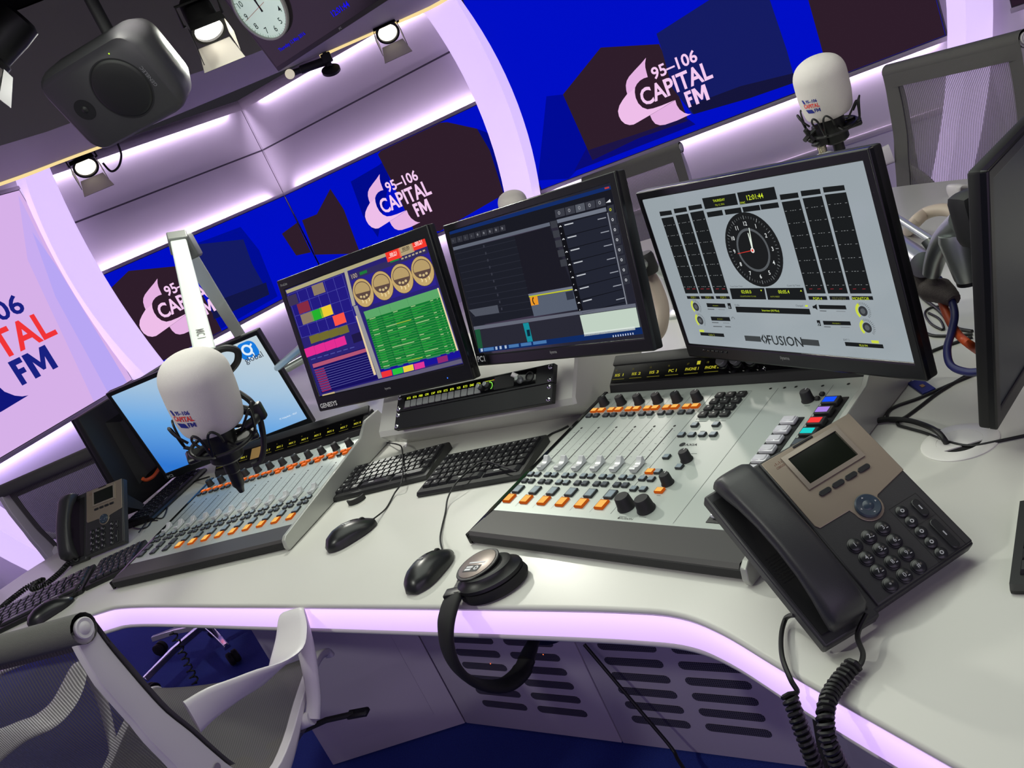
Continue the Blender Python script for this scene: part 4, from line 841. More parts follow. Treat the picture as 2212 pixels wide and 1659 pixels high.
# ---- dark monitor at the right edge and the two seen from behind
pR = pol(30.8, 1.09); Rm = monitor('dark monitor cut by the right edge of the picture, its screen turned away', (pR.x+.787*.278, pR.y+.617*.278, .962), 38.1, -11.0, .531, .299, (.017, .017, .016, .024), scr_mat('off_screen_glow', (30, 34, 40), .5), .02, brand=False)  # switched-off screen, with a faint grey emission for the reflected room
LB = monitor('black monitor seen from behind on the left of the blue start screen', (-1.175, 2.90, .935), 69.0+180, 3, .531, .299, (.018, .018, .018, .022), scr_mat('off_screen_dim_glow', (40, 44, 60), .3), .03, .022, brand=False)  # this off screen is also given a faint glow
Lo = LB[2] @ T(0, 0, -.062); Li = LB[2].inverted()
m = MB(); m.tube(spline([Li @ onpl(u_, v_, Lo.translation, Lo.col[2].xyz) for u_, v_ in ((348, 1004), (340, 1018), (330, 1030), (316, 1037), (308, 1034))], 5), .006, 8); m.build('orange_lead', mat('orange_cable', (196, 78, 34), .5), LB[0], label='orange lead')
q = MB(); q.box2((-.03, -.205, -.055), (.03, .02, -.04), .003); q.build('stand', BLKM, LB[0])
# ------------------------------------------------------------------ monitor arms
def arm(label, pts, r, post=None, knuckles=(), plate=None):
    P_ = [Vector(p) for p in pts]; base = V(P_[-1].x, P_[-1].y, DZ); t = thing('monitor_arm', label, 'monitor arm', T(*base), 'silver monitor arms')
    L_ = lambda p: Vector(p)-base
    m = MB(); m.tube([L_(P_[-1])+V(0, 0, .03), V(0, 0, .012)], .018, 14); m.lathe([(.045, 0), (.045, .008), (.022, .016)], 24); m.build('post', STEEL, t)
    for a_, b_ in zip(P_, P_[1:]):
        m = MB(); m.tube([L_(a_), L_(b_)], r, 14); m.build('arm_tube', STEEL, t)
    for p in P_[1:-1]:
        m = MB(); m.lathe([(r*1.3, -r*1.5), (r*1.5, -r), (r*1.5, r), (r*1.3, r*1.5)], 18, M=Matrix.Translation(L_(p))); m.build('joint', BLKM, t)
    return t
def back(c, yaw, tilt, d): return mon_frame(c, yaw, tilt) @ V(0, 0, -d)
arm('silver monitor arm behind the green-list monitor', [back((-.257, 2.069, 1.079), -40.3, 11.8, .092), atd(662, 742, 2.33), atd(604, 784, 2.62)+V(-.06, .08, -.03)], .011)
arm('silver monitor arm behind the dark call screen', [back((.133, 1.7015, 1.0755), -54.5, 13, .092), atd(1395, 570, 2.02), atd(1440, 590, 2.25)], .017)
arm('silver monitor arm behind the blue start screen', [back((-.876, 2.614, .967), -14.2, -6.2, .087), V(-.72, 2.88, .93), V(-.52, 3.0, .93)], .014)
arm('silver monitor arm behind the pale meter screen', [back((.4268, 1.2887, 1.0196), -69.8, 3.2, .06), V(.60, 1.56, .93), V(.64, 1.78, .9)], .014)
# big twin-tube arm holding the right-edge monitor
eb = atd(2020, 570, 1.28); ht = thing('twin_tube_arm', 'silver twin-tube monitor arm between the meter screen and the right-edge monitor', 'monitor arm', T(eb.x, eb.y, eb.z))
L_ = lambda p: Vector(p)-eb
q = MB(); q.tube([L_(atd(1890, 440, 1.54)), L_(atd(2014, 520, 1.27))], .0055, 12); q.build('upper_tube', STEEL, ht)
q = MB(); q.tube([L_(atd(1900, 505, 1.52)), L_(atd(1995, 572, 1.29))], .019, 18); q.build('lower_tube', STEEL, ht)
q = MB(); q.tube(spline([L_(atd(2012, 592, 1.27)), L_(atd(2022, 555, 1.26)), L_(atd(2042, 515, 1.24)), L_(atd(2080, 478, 1.2))], 6), [.012+.006*i/18 for i in range(19)], 16); q.tube([L_(atd(1999, 520, 1.27)), L_(atd(2020, 548, 1.26))], .007, 10); q.build('elbow', STEEL, ht)
q = MB(); cc_ = L_(atd(2078, 545, 1.22)); q.lathe([(.022, .03), (.024, .02), (.018, -.035), (.016, -.04)], 22, M=Matrix.Translation(cc_)); q.lathe([(.0165, -.044), (.0165, -.038)], 22, 1, Matrix.Translation(cc_)); q.build('tilt_pivot', [STEEL, BLK], ht)
q = MB(); q.rbox(tuple(L_(atd(2104, 470, 1.15))), (.042, .042, .07), .012, 2, 0, None); q.build('mount_head', BLKM, ht)
PB = atd(1800, 560, 1.75); q = MB(); q.tube([L_(V(PB.x, PB.y, DZ+.012)), L_(V(PB.x, PB.y, PB.z+.02))], .02, 16); q.lathe([(.05, 0), (.05, .01), (.022, .02)], 24, M=Matrix.Translation(L_(V(PB.x, PB.y, DZ)))); q.build('post', STEEL, ht)
q = MB(); q.tube([L_(PB), L_(atd(1900, 505, 1.52))], .019, 16); q.build('rear_tube', STEEL, ht)
# ------------------------------------------------------------------ keyboards
KB = mat('keyboard_black', (20, 20, 22), 0.45); KEY = mat('keycap_black', (30, 30, 33), 0.35); KLEG = mat('key_legend', (190, 190, 190), .5)
def keymesh():
    q = MB(); R = []
    for z, a in ((0, .0082), (.0035, .0078), (.0062, .0066)): R.append([V(sx*a, sy*a+(.0006 if z > .003 else 0), z) for sx, sy in ((-1, -1), (1, -1), (1, 1), (-1, 1))])
    q.rows(R, True, cap=True); q.rect(-.0034, .0002, -.0008, .0036, .0064, 1); return q.mesh('key', [KEY, KLEG], 30)
KM = keymesh()
def keyboard(label, M, w_, d_, cols, rows=6, group='computer keyboards'):
    t = thing('keyboard', label, 'keyboard', M, group)
    m = MB(); prof = [(-d_/2, .001), (-d_/2-.001, .006), (-d_/2+.004, .011), (d_/2-.004, .020), (d_/2, .016), (d_/2, .001)]
    m.rows([[V(x*k_, y*k2, z) for y, z in prof] for x, k_, k2 in ((-w_/2, 1, .985), (-w_/2+.004, 1, 1), (w_/2-.004, 1, 1), (w_/2, 1, .985))], True, cap=True); m.build('case', KB, t, ang=30)
    pit = (w_-.016)/cols; pr = (d_-.030)/rows; sx = pit/.0182; sy = pr/.0182; tl_ = math.atan2(.009, d_-.008)
    for r_ in range(rows):
        y = -d_/2+.017+pr*(r_+.5); z = .0105+.009*(y+d_/2)/d_
        c_ = 0.0
        while c_ < cols-.01:
            w1 = 1.0
            if r_ == 0: w1 = 1.25 if (c_ < 3.5 or c_ > cols-5) else 5.0
            elif r_ == 1: w1 = 1.75 if (c_ < .1 or c_ > cols-1.8) else 1.0
            elif r_ == 2: w1 = 1.5 if c_ < .1 else (1.9 if c_ > cols-2 else 1.0)
            w1 = min(w1, cols-c_)
            if cols-c_-w1 < .45: w1 = cols-c_
            o = bpy.data.objects.new('key', KM); COL.objects.link(o); o.parent = t
            o.matrix_basis = T(-w_/2+.008+pit*(c_+w1/2), y, z) @ Matrix.Rotation(tl_, 4, 'X') @ Matrix.Diagonal((sx*(w1+(w1-1)*.08), sy, 1, 1)); c_ += w1
    return t
def dframe(a, b, z=DZ): a = V(a[0], a[1], z); u = V(b[0]-a.x, b[1]-a.y, 0).normalized(); return frame(a, u, V(-u.y, u.x, 0))
u2 = V(.80, -.60, 0)
def kbm(fl, u, w_, d_): u = V(*u, 0).normalized(); v = V(-u.y, u.x, 0); c = V(fl[0], fl[1], DZ)+u*w_/2+v*d_/2; return frame(c, u, v)
keyboard('compact black keyboard in front of the rack pod, left edge of the large mixing console', kbm((-.288, 1.742), (.82, -.55), .272, .155), .272, .155, 14)
keyboard('compact black keyboard beside the twelve-fader console, partly behind the other compact keyboard', kbm((-.515, 1.955), (.86, -.46), .285, .15), .285, .15, 14)
keyboard('full-width black keyboard at the left edge beneath the coiled phone cord', kbm((-1.665, 2.085), (.985, .09), .43, .15), .43, .15, 19)
keyboard('short keypad between the far left desk phone and the twelve-fader console', kbm((-1.232, 2.132), (.995, .02), .135, .15), .135, .15, 7)
keyboard('grey-edged keyboard left of the blue start screen, under the black monitor back', kbm((-1.155, 2.51), (.10, .32), .33, .115), .33, .115, 16)
keyboard('black keyboard corner at the lower right edge, right of the nearer desk phone', kbm((.384, .745), (.74, -.66), .30, .15), .30, .15, 14)
# ------------------------------------------------------------------ mice
MOU = mat('mouse_black', (28, 29, 31), 0.32)
def mouse(label, head, tail, z=DZ):
    h_ = atz(*head, z+.012); t_ = atz(*tail, z+.012); c = (h_+t_)/2; y = (h_-t_); y.z = 0; y.normalize(); L = .116
    M = frame(V(c.x, c.y, z), V(y.y, -y.x, 0), y); t = thing('computer_mouse', label, 'mouse', M, 'black computer mice')
    m = MB(); R = []; N = 18
    for i in range(13):
        a = -1+2*i/12; y_ = a*L/2; wv = .031*(max(0, 1-abs(a)**3.2))**.5*(1-.06*a); HT = [(-1, .012), (-.85, .026), (-.5, .035), (-.1, .0375), (.3, .034), (.6, .027), (.85, .018), (1.01, .012)]
        hh = next(h0+(h1-h0)*(a-q0)/(q1-q0) for (q0, h0), (q1, h1) in zip(HT, HT[1:]) if q0 <= a <= q1)
        if i in (0, 12): wv = .012; hh = .012
        row = []
        for j in range(N):
            th = PI*j/(N-1); row.append(V(wv*math.cos(th)*(1.0), y_, .003+max(0, hh-.003)*math.sin(th)**.75))
        R.append(row)
    m.rows(R, False); n = len(m.v)
    for i in range(12): m.f.append([i*N, (i+1)*N, (i+1)*N+N-1, i*N+N-1]); m.m.append(0); m.sm.append(False)
    m.f.append(list(range(N))[::-1]); m.m.append(0); m.sm.append(True); m.f.append([12*N+j for j in range(N)]); m.m.append(0); m.sm.append(True)
    m.build('mouse_body', MOU, t, ang=60)
    m = MB(); m.lathe([(.0065, -.003), (.0075, -.002), (.0075, .002), (.0065, .003)], 18, M=T(0, .034, .0222) @ RY(90)); m.build('scroll_wheel', RUB, t)
    m = MB(); m.tube(spline([V(-.002, .012, .0350), V(-.0015, .024, .0315), V(0, .028, .0298)], 4), .0009, 6); m.build('button_gap', mat('gap_black', (6, 6, 6), .6), t)
    m = MB(); m.tube([V(-.006, -.006, .0373), V(.004, -.006, .0373)], .0012, 6); m.tube([V(-.006, -.002, .0372), V(.004, -.002, .0372)], .0009, 6); m.build('maker_mark', mat('pale_print', (150, 150, 150), .5), t)
    return t
mouse('black mouse in front of the compact keyboards, nearer the twelve-fader console', (808, 1120), (703, 1184))
mouse('black mouse beside the headphones', (962, 1190), (888, 1270))
mouse('black mouse at the left edge in front of the full-width keyboard', (152, 1290), (62, 1346))
# ------------------------------------------------------------------ desk phones
PH = mat('phone_charcoal', (46, 46, 49), 0.42, bump=(900, .08)); PHD = mat('phone_dark_recess', (17, 17, 19), .5); PTAN = mat('phone_tan_metal', (150, 138, 124), 0.32, 0.45)
PKEY = mat('phone_key', (36, 37, 40), .28); PLEG = mat('phone_legend', (170, 172, 176), .5); NAVB = mat('phone_nav_blue', (52, 64, 78), .28)
def phone(label, M):
    t = thing('desk_phone', label, 'phone', M, 'desk phones')
    m = MB(); pts = [(-.107, -.108), (-.034, -.110), (-.034, -.104), (.108, -.101), (.110, .104), (-.024, .108), (-.107, .106)]
    m.prism(pts, -.022, -.002); m.build('base', PH, t, bevel=.003)
    m = MB(); m.prism([(-.031, -.1015), (.1065, -.0985), (.1085, .1025), (-.0265, .1065)], -.003, .0015); m.build('keypad_panel', PH, t, bevel=.0018)
    m = MB(); m.prism([(-.102, -.095), (-.041, -.097), (-.036, .092), (-.102, .094)], -.0022, -.0005); m.build('handset_cradle', PHD, t)
    sg = MB(); R0 = [(-.004, 0)]
    m = MB(); fp = [(-.0248, .1030), (.1095, .1025), (.1078, .0080), (.0606, -.0010)]+[(.0402+.0185*math.cos(a), -.0065+.0185*math.sin(a)) for a in [0.2-.28*i for i in range(13)]]+[(.0200, .0005), (-.0223, .0008), (-.0258, .006)]
    m.prism(fp, .0012, .0026); m.build('face_plate', PTAN, t, bevel=.0006)
    m = MB(); lo_ = [(-.001, .0965), (.0835, .0970), (.0835, .0455), (-.001, .0450)]; li = [(.0045, .0905), (.0780, .0910), (.0780, .0510), (.0045, .0505)]
    m.rows([[V(x, y, .0024) for x, y in lo_], [V(x, y, .0046) for x, y in lo_], [V(x*.985+.0006, y, .0050) for x, y in li], [V(x, y, .0030) for x, y in li]], True); m.build('display_bezel', mat('silver_plastic', (156, 146, 134), .25, .4), t)
    m = MB(); m.prism(li, .0027, .0033); m.build('display', mat('lcd_dark_green', (24, 28, 22), .10), t)
    m = MB(); m.rbox((.036, .1005, .0030), (.030, .0032, .0016), .0007, 1); m.build('message_light', PHD, t)
    sk = None
    for x in (.0130, .0323, .0515, .0706):
        if sk is None: q = MB(); q.prism(rr(0, 0, .0165, .0066, .0031, 4), 0, .0024); sk = q.build('soft_key', PKEY, t, T(x, .0337, .0024), bevel=.0005)
        else: inst(sk, T(x, .0337, .0024), t)
    m = MB(); m.lathe([(.0150, .001), (.0150, .004), (.0135, .0056), (.0065, .0050), (.0055, .0058), (.0005, .0062)], 28, M=T(.0402, -.0065, .0015))
    for i in range(4):
        a = i*PI/2; m.flat([(.0402+math.cos(a)*.0115, -.0065+math.sin(a)*.0115), (.0402+math.cos(a)*.0095-math.sin(a)*.0014, -.0065+math.sin(a)*.0095+math.cos(a)*.0014), (.0402+math.cos(a)*.0095+math.sin(a)*.0014, -.0065+math.sin(a)*.0095-math.cos(a)*.0014)], .0072, 1)
    m.build('navigation_pad', [NAVB, PLEG], t)
    lab = ['1', '2', '3', '4', '5', '6', '7', '8', '9', '*', '0', '#']
    for i, s_ in enumerate(lab):
        q = MB(); q.lathe([(.0088, 0), (.0088, .0012), (.0076, .0016), (.0074, .0034), (.0062, .0044), (.0005, .0048)], 22); q.text(s_, -.001, .0002, .0050, None, 1, None, .01, h=.0052 if s_ != '*' else .003, ax=.5, ay=.5)
        if i not in (0, 9, 11): q.rect(.0015, -.0032, .0042, -.0022, .0049, 1)
        q.build('keypad_key', [PKEY, PLEG], t, T(-.0045+.0200*(i % 3), -.0360-.0182*(i//3), .0015))
    for x, y, h_ in ((.0868, -.0390, .0235), (.0858, -.0765, .0400)):
        q = MB(); q.prism(rr(0, 0, .0098, h_, .0048, 5), 0, .0042); q.rect(-.0008, -.003, .0008, .003, .0045, 1); q.build('function_bar', [PKEY, PLEG], t, T(x, y, .0015), bevel=.001)
    fk = None
    for i in range(5):
        MM = T(.0674-.0002*i, -.0316-.0150*i, .0015)
        if fk is None: q = MB(); q.lathe([(.0072, 0), (.0070, .0022), (.0058, .0032), (.0005, .0036)], 18); q.ring(0, 0, .0012, .0024, .0038, 1, 12); fk = q.build('function_key', [PKEY, PLEG], t, MM)
        else: inst(fk, MM, t)
    q = MB()
    for x0, y0, x1, y1 in ((.0575, -.022, .0975, -.0216), (.0575, -.0995, .0975, -.0991), (.0575, -.0995, .0579, -.022), (.0971, -.0995, .0975, -.022), (.0575, -.0535, .0975, -.0532)): q.rect(x0, y0, x1, y1, .0018)
    q.build('panel_outline', PHD, t)
    q = MB(); q.text('CISCO', -.0135, .0865, .0029, None, 0, None, .01, w=.0115)
    for i, h_ in enumerate((.002, .0035, .0015, .0035, .002)): q.rect(-.0130+i*.0024, .0915, -.0122+i*.0024, .0915+h_, .0029)
    q.build('maker_mark', mat('brown_print', (120, 78, 62), .5), t)
    # handset: one loft from ear piece to mouth piece
    R = []; N = 20
    path = [(.1060, .004, .020, .010), (.1040, .013, .0225, .016), (.0960, .021, .0240, .0195), (.080, .0265, .0240, .0190), (.060, .0325, .0230, .0145), (.030, .0385, .0222, .0128), (-.005, .0405, .0220, .0125), (-.040, .0375, .0224, .0132), (-.065, .0310, .0232, .0155), (-.085, .0230, .0240, .0190), (-.097, .0165, .0240, .0180), (-.1015, .0100, .0200, .0110)]
    for (y, z, hw, hh), nx in zip(path, path[1:]+[path[-1]]):
        R.append([V(-.0735+math.copysign(abs(math.cos(2*PI*j/N))**.55, math.cos(2*PI*j/N))*hw, y, z+.004+math.copysign(abs(math.sin(2*PI*j/N))**.6, math.sin(2*PI*j/N))*hh) for j in range(N)])
    m = MB(); m.rows(R, True, cap=True); m.build('handset', PH, t, ang=60)
    q = MB()
    for i in range(5):
        for j in range(9): q.disc(-.0965+i*.004, -.028+j*.004, .0012, .0002, n=7)
    q.build('speaker_holes', mat('gap_black', (6, 6, 6), .6), t)
    # easel stand behind
    q = MB(); q.rows([[V(x, y, z) for y, z in ((.085, -.02), (.03, -.02), (.040, -.118), (.062, -.135))] for x in (-.055, .075)], True, cap=True); q.build('stand', PHD, t)
    return t
p1_ = phone('charcoal desk phone with tan face at the right, beside the large mixing console', mon_frame((.275, .867, .829), 11.8, 50.9))
p2_ = copy_tree(p1_, None, mon_frame((-1.283, 2.454, .828), -12.8, 42.9) @ Matrix.Scale(.96, 4)); p2_['label'] = 'desk phone at the far left in front of the black monitor back'
# ------------------------------------------------------------------ coiled phone cords and other leads
def helix(path, r, pitch, wire, n=10):
    P_ = spline(path, 12); out = []; L = 0.0; nrm = None
    dens = []
    for a_, b_ in zip(P_, P_[1:]):
        k_ = max(1, int((b_-a_).length/(pitch/10)))
        for i in range(k_): dens.append(a_.lerp(b_, i/k_))
    for i, p in enumerate(dens):
        t_ = (dens[min(i+1, len(dens)-1)]-dens[max(i-1, 0)]).normalized()
        if nrm is None: nrm = t_.cross(V(0.3, .2, 1)).normalized()
        nrm = (nrm-t_*nrm.dot(t_)).normalized(); bn = t_.cross(nrm)
        if i: L += (p-dens[i-1]).length
        a = 2*PI*L/pitch; out.append(p+(nrm*math.cos(a)+bn*math.sin(a))*r)
    return out
def parent_world(mb, name, m_, t, label=None):
    inv = t.matrix_basis.inverted(); mb.v = [inv @ p for p in mb.v]; return mb.build(name, m_, t, label=label)
Mp = p1_.matrix_basis
hb = Mp @ V(-.052, -.104, .012); sb = Mp @ V(-.106, -.060, -.016)
e_ = lambda u_, v_, h_=.004: atz(u_, v_, DZ+h_)
c1 = [hb, e_(1852, 1372, .022), e_(1864, 1412, .014), e_(1858, 1436, .012), e_(1848, 1432, .012)]
k1 = [e_(1848, 1432, .012), e_(1824, 1458, .011), e_(1800, 1490, .011), atd(1786, 1522, .715), atd(1783, 1556, .700), atd(1790, 1600, .692), atd(1808, 1645, .688), atd(1832, 1700, .686), atd(1850, 1790, .69), atd(1825, 1850, .70)]
k2 = [atd(1825, 1850, .70), atd(1795, 1790, .715), atd(1772, 1690, .728), atd(1748, 1620, .738), atd(1722, 1550, .752), atd(1704, 1500, .765)]
c2 = [atd(1704, 1500, .765), atd(1722, 1494, .768), atd(1708, 1468, .776), e_(1690, 1420, .010), e_(1688, 1370, .008), e_(1698, 1335, .010), sb]
m = MB(); m.tube(spline(c1, 6)+helix(k1+k2[1:], .0068, .0062, .0029)+spline(c2, 6), .0029, 7); parent_world(m, 'handset_cord', CORD, p1_, 'coiled black handset cord hanging over the desk edge')
Mq = p2_.matrix_basis
k3 = [Mq @ V(-.06, -.104, .01), atz(150, 1215, .755), atz(128, 1238, .752), atz(98, 1262, .752), atz(70, 1272, .756), atz(80, 1258, .752), atz(92, 1253, .752), atz(60, 1268, .752), atz(20, 1298, .752), atz(4, 1312, .752), atz(-20, 1330, .752)]
m = MB(); m.tube(helix(k3, .006, .007, .0026), .0026, 6); parent_world(m, 'handset_cord', CORD, p2_, 'coiled black handset cord')
def cord(label, pts, r, m_=CORD, name='cord', n=8, smooth=True):
    m = MB(); m.tube(spline(pts, 6) if smooth else pts, r, n); return tag(m.build(name, m_, None, ang=60), label, 'cable')
z_ = DZ+.003
d = lambda u, v, h=.0025: atz(u, v, DZ+h)
cord('thin black lead from the mouse nearer the twelve-fader console across its keyboard', [d(808, 1120, .012), d(834, 1098), d(852, 1066, .006), d(868, 1040, .022), d(870, 1000, .026), d(868, 968, .026), d(858, 960, .02), d(834, 956)], .0018)
cord('thin black lead from the mouse beside the headphones up over the compact keyboard', [d(957, 1192, .014), d(951, 1160, .006), d(962, 1108), d(968, 1074, .012), d(988, 1040, .025), d(1022, 1010, .027), d(1048, 997, .027), d(1086, 1008, .027), d(1116, 1018, .026)], .0018)
cord('short black lead from the back corner of the compact keyboard to the large console', [d(1172, 950, .01), d(1190, 938), d(1212, 928), d(1228, 920)], .0024)
cord('thick black lead running from the white grommet behind the nearer desk phone', [d(2046, 962, -.004), d(2040, 950, .01), d(2024, 932, .016), d(1996, 918, .010), d(1960, 908, .008), d(1915, 906, .006), d(1870, 914, .006)], .0042)
cord('thin black lead curving past the grommet off the right edge', [d(2240, 935), d(2170, 950), d(2100, 963), d(2050, 955), d(2000, 936), d(1965, 926), d(1940, 918), d(1944, 908), d(1975, 912), d(2030, 930)], .0022)
cord('thin black lead looping beside the right cheek of the large console', [d(2110, 806), d(2040, 836), d(1985, 860), d(1935, 878), d(1917, 893), d(1922, 908), d(1950, 904), d(1985, 880), d(2030, 846), d(2110, 798)], .0026)
cord('black lead behind the meter screen, upper of the pair by the orange cable', [d(1960, 600), d(1990, 640), d(2030, 672), d(2060, 706), d(2100, 716)], .0035)
cord('black lead behind the meter screen, lower of the pair by the orange cable', [d(1970, 700), d(2005, 722), d(2040, 726), d(2100, 722)], .003)
cord('black lead below the right end of the meter screen, beside the blue cable', [d(1960, 790), d(1990, 770), d(2030, 752), d(2100, 728)], .003)
cord('small black lead loop behind the meter screen', [d(2040, 660), d(2010, 665), d(1998, 678), d(2012, 700), d(2038, 712), d(2030, 690), d(2006, 676)], .0022)
cord('orange cable hanging beside the right-edge monitor', [atd(2012, 600, 1.3), atd(2030, 640, 1.27), atd(2050, 690, 1.23), atd(2072, 725, 1.2), atd(2100, 748, 1.18), d(2130, 770)], .0058, mat('orange_cable', (196, 78, 34), .5))
cord('dark blue cable hanging beside the right-edge monitor', [atd(2026, 600, 1.29), atd(2048, 630, 1.26), atd(2062, 675, 1.22), atd(2056, 715, 1.2), atd(2046, 755, 1.18), atd(2055, 790, 1.16), atd(2092, 804, 1.14), atd(2130, 800, 1.13)], .0052, mat('navy_cable', (34, 38, 96), .45))
cord('grey braided cable sleeve under the silver twin-tube arm', [atd(1972, 590, 1.34), atd(1992, 612, 1.31), atd(2010, 625, 1.29), atd(2032, 628, 1.27), atd(2050, 640, 1.25), atd(2060, 650, 1.24)], [.010, .012, .015, .0155, .0155, .0155, .016, .016, .016, .016, .016, .017, .017, .018, .018, .018, .018, .018, .018, .018, .017, .016, .015, .014, .014, .013, .012, .012, .011, .010, .01], mat('grey_braid', (112, 104, 98), .8, bump=(700, .8)), 'cable_sleeve')
cord('beige hose arching over the silver twin-tube arm', [d(1962, 500, .004), atd(1975, 482, 1.95), atd(1998, 462, 1.95), atd(2030, 453, 1.93), atd(2062, 458, 1.9), atd(2090, 478, 1.86), d(2110, 510, .004)], .013, mat('beige_hose', (176, 160, 148), .5), 'hose', 12)
cord('tan hose bulging out behind the right end of the dark call screen', [atd(1385, 585, 2.05), atd(1404, 600, 2.04), atd(1420, 632, 2.02), atd(1430, 668, 2.0), atd(1426, 706, 1.98), atd(1412, 726, 1.97), atd(1392, 735, 1.96)], .018, mat('beige_hose', (176, 160, 148), .5), 'hose', 12)
cord('thin black lead on the desk behind the rack pod', [d(1262, 760, .01), d(1300, 765), d(1336, 770), d(1338, 780), d(1335, 793)], .002)
cord('black lead looping on the desk between rack pod and large console', [d(1306, 786), d(1320, 782), d(1345, 784), d(1364, 788), d(1368, 796)], .0028)
cord('black leads trailing from the twelve-fader console to the grey-edged keyboard', [d(452, 1030, .02), d(420, 1040), d(392, 1052), d(366, 1060), d(348, 1085), d(330, 1105)], .0028)
cord('thin black lead looping beside the far left desk phone', [d(300, 1150, .012), d(322, 1120), d(345, 1092), d(360, 1070), d(362, 1092), d(352, 1118), d(332, 1120), d(318, 1138), d(300, 1142), d(286, 1138), d(288, 1130), d(310, 1126), d(340, 1124)], .002)
cord('thin black lead from the left-edge mouse over the full-width keyboard', [d(150, 1292, .012), d(166, 1270, .02), d(176, 1252, .026), d(168, 1246, .026), d(150, 1252, .026), d(136, 1268, .026), d(130, 1280, .02)], .0018)
cabn = V(.648, .7616, 0)
pA = onpl(1262, 1392, V(-.112, 1.673, 0)-cabn*.02, cabn); pB = onpl(1450, 1615, V(-.112, 1.673, 0)-cabn*.05, cabn)
cord('straight black lead running diagonally across the vented cabinets', [pA, pA.lerp(pB, .35), pA.lerp(pB, .7), pB, onpl(1464, 1640, V(-.112, 1.673, 0)-cabn*.07, cabn), onpl(1480, 1665, V(-.112, 1.673, 0)-cabn*.1, cabn)], .0042)
cord('braided black lead hanging between the coiled phone cords', [atd(1768, 1545, .90), atd(1780, 1620, .88), atd(1788, 1680, .87), atd(1796, 1760, .86)], .0085, mat('braided_black', (14, 14, 15), .8, bump=(600, .9)))
cl_ = [atd(372, 1364, 2.1), atd(385, 1392, 2.1), atd(398, 1420, 2.1), atd(412, 1450, 2.1), atd(425, 1480, 2.1)]
m = MB(); m.tube(helix(cl_, .008, .017, .002), .0022, 6); tag(m.build('coiled_cord', CORD), 'coiled black cord hanging under the left part of the desk', 'cable')
# ------------------------------------------------------------------ small items
q = MB(); a0 = atz(772, 1082, DZ); R = []
for r_, z0, z1 in ((.020, 0, .013),):
    rowo = [];
    for i in range(15):
        th = math.radians(-150+i*11); rowo.append([V(r_*math.cos(th)*1.15, r_*math.sin(th), z0), V(r_*math.cos(th)*1.15, r_*math.sin(th), z1), V((r_-.004)*math.cos(th)*1.15, (r_-.004)*math.sin(th), z1), V((r_-.004)*math.cos(th)*1.15, (r_-.004)*math.sin(th), z0)])
q.rows(rowo, True, cap=True); tag(q.build('cable_clip', BLKM, None, T(a0.x, a0.y, DZ) @ RZ(-15)), 'small curved black clip on the desk in front of the compact keyboards', 'cable clip')
a1 = atz(1992, 838, DZ); q = MB(); q.rbox((0, 0, .0025), (.022, .055, .005), .001, 1); ly = tag(q.build('lanyard_tag', mat('navy_strap', (24, 34, 110), .5), None, T(a1.x, a1.y, DZ) @ RZ(-8)), 'navy strap end with a gold mark lying below the meter screen', 'tag')
q = MB(); q.rbox((0, -.004, .0056), (.006, .010, .0006), .0002, 1); q.build('gold_mark', mat('gold', (210, 170, 70), .3, 1.0), ly)
# ------------------------------------------------------------------ headphones hung over the desk edge
HP = mat('headphone_black', (18, 18, 20), .4); CUSH = mat('ear_cushion', (12, 12, 13), .75); HSIL = mat('headphone_silver', (150, 138, 132), .38, .5)
hc = atz(1058, 1236, DZ+.03); xd = (atz(1108, 1206, DZ+.03)-atz(1000, 1262, DZ+.03)); xd.z = 0
Mh = frame(V(hc.x, hc.y, DZ), xd.normalized(), V(0, 0, 1).cross(xd.normalized())) ; ht_ = thing('headphones', 'black headphones with one silver-backed cup on the desk, headband hanging over the edge', 'headphones', Mh)
q = MB(); q.lathe([(.036, .001), (.044, .004), (.046, .011), (.043, .020), (.036, .022)], 36, 0, Matrix.Diagonal((1.26, .96, 1, 1))); q.build('ear_cushion', CUSH, ht_)
q = MB(); q.lathe([(.040, .020), (.045, .023), (.044, .028), (.036, .034), (.034, .040), (.030, .042)], 36, 0, T(-.002, .002, 0) @ Matrix.Diagonal((1.26, .96, 1, 1))); q.build('cup_shell', HP, ht_)
tlt = T(-.012, .014, .046) @ RY(-6) @ Matrix.Diagonal((1.14, 1.06, 1, 1))
q = MB(); q.lathe([(.0335, -.006), (.0345, -.001), (.0335, .0), (.0305, .0), (.0305, -.001)], 36, 0, tlt); q.build('yoke_ring', HP, ht_)
q = MB(); q.lathe([(.0300, -.004), (.0300, .0008), (.0290, .0014)], 36, 0, tlt)
dm = tlt @ RZ(-50)
q.rect(-.016, -.018, .014, -.004, .0018, 1, dm); q.rect(-.014, -.010, -.001, -.0065, .0021, 2, dm); q.rect(-.014, -.0155, -.002, -.0115, .0021, 2, dm); q.ring(.007, -.0105, .0022, .0042, .0021, 2, 14, dm); q.rect(-.016, .000, .016, .003, .0018, 2, dm); q.build('silver_disc', [HSIL, mat('label_black', (26, 28, 32), .5), mat('label_white', (212, 212, 216), .5)], ht_, label='silver disc with white lettering')
inv = Mh.inverted(); wl = lambda p: inv @ p
s0 = atd(1008, 1238, 1.292); s1 = atd(984, 1282, 1.243)
q = MB(); ax_ = (s1-s0).normalized(); MM = frame(wl((s0+s1)/2), Mh.to_3x3().inverted() @ ax_, inv.to_3x3() @ V(0, 0, 1).cross(ax_)); L_s = (s1-s0).length
q.rbox((0, 0, 0), (L_s, .020, .004), .0012, 1, 0, MM)
for i in range(7): q.rbox((-L_s/2+.004+i*.0032, 0, .0022), (.0015, .0180, .0012), 0, 1, 0, MM)
q.build('slider', HP, ht_)
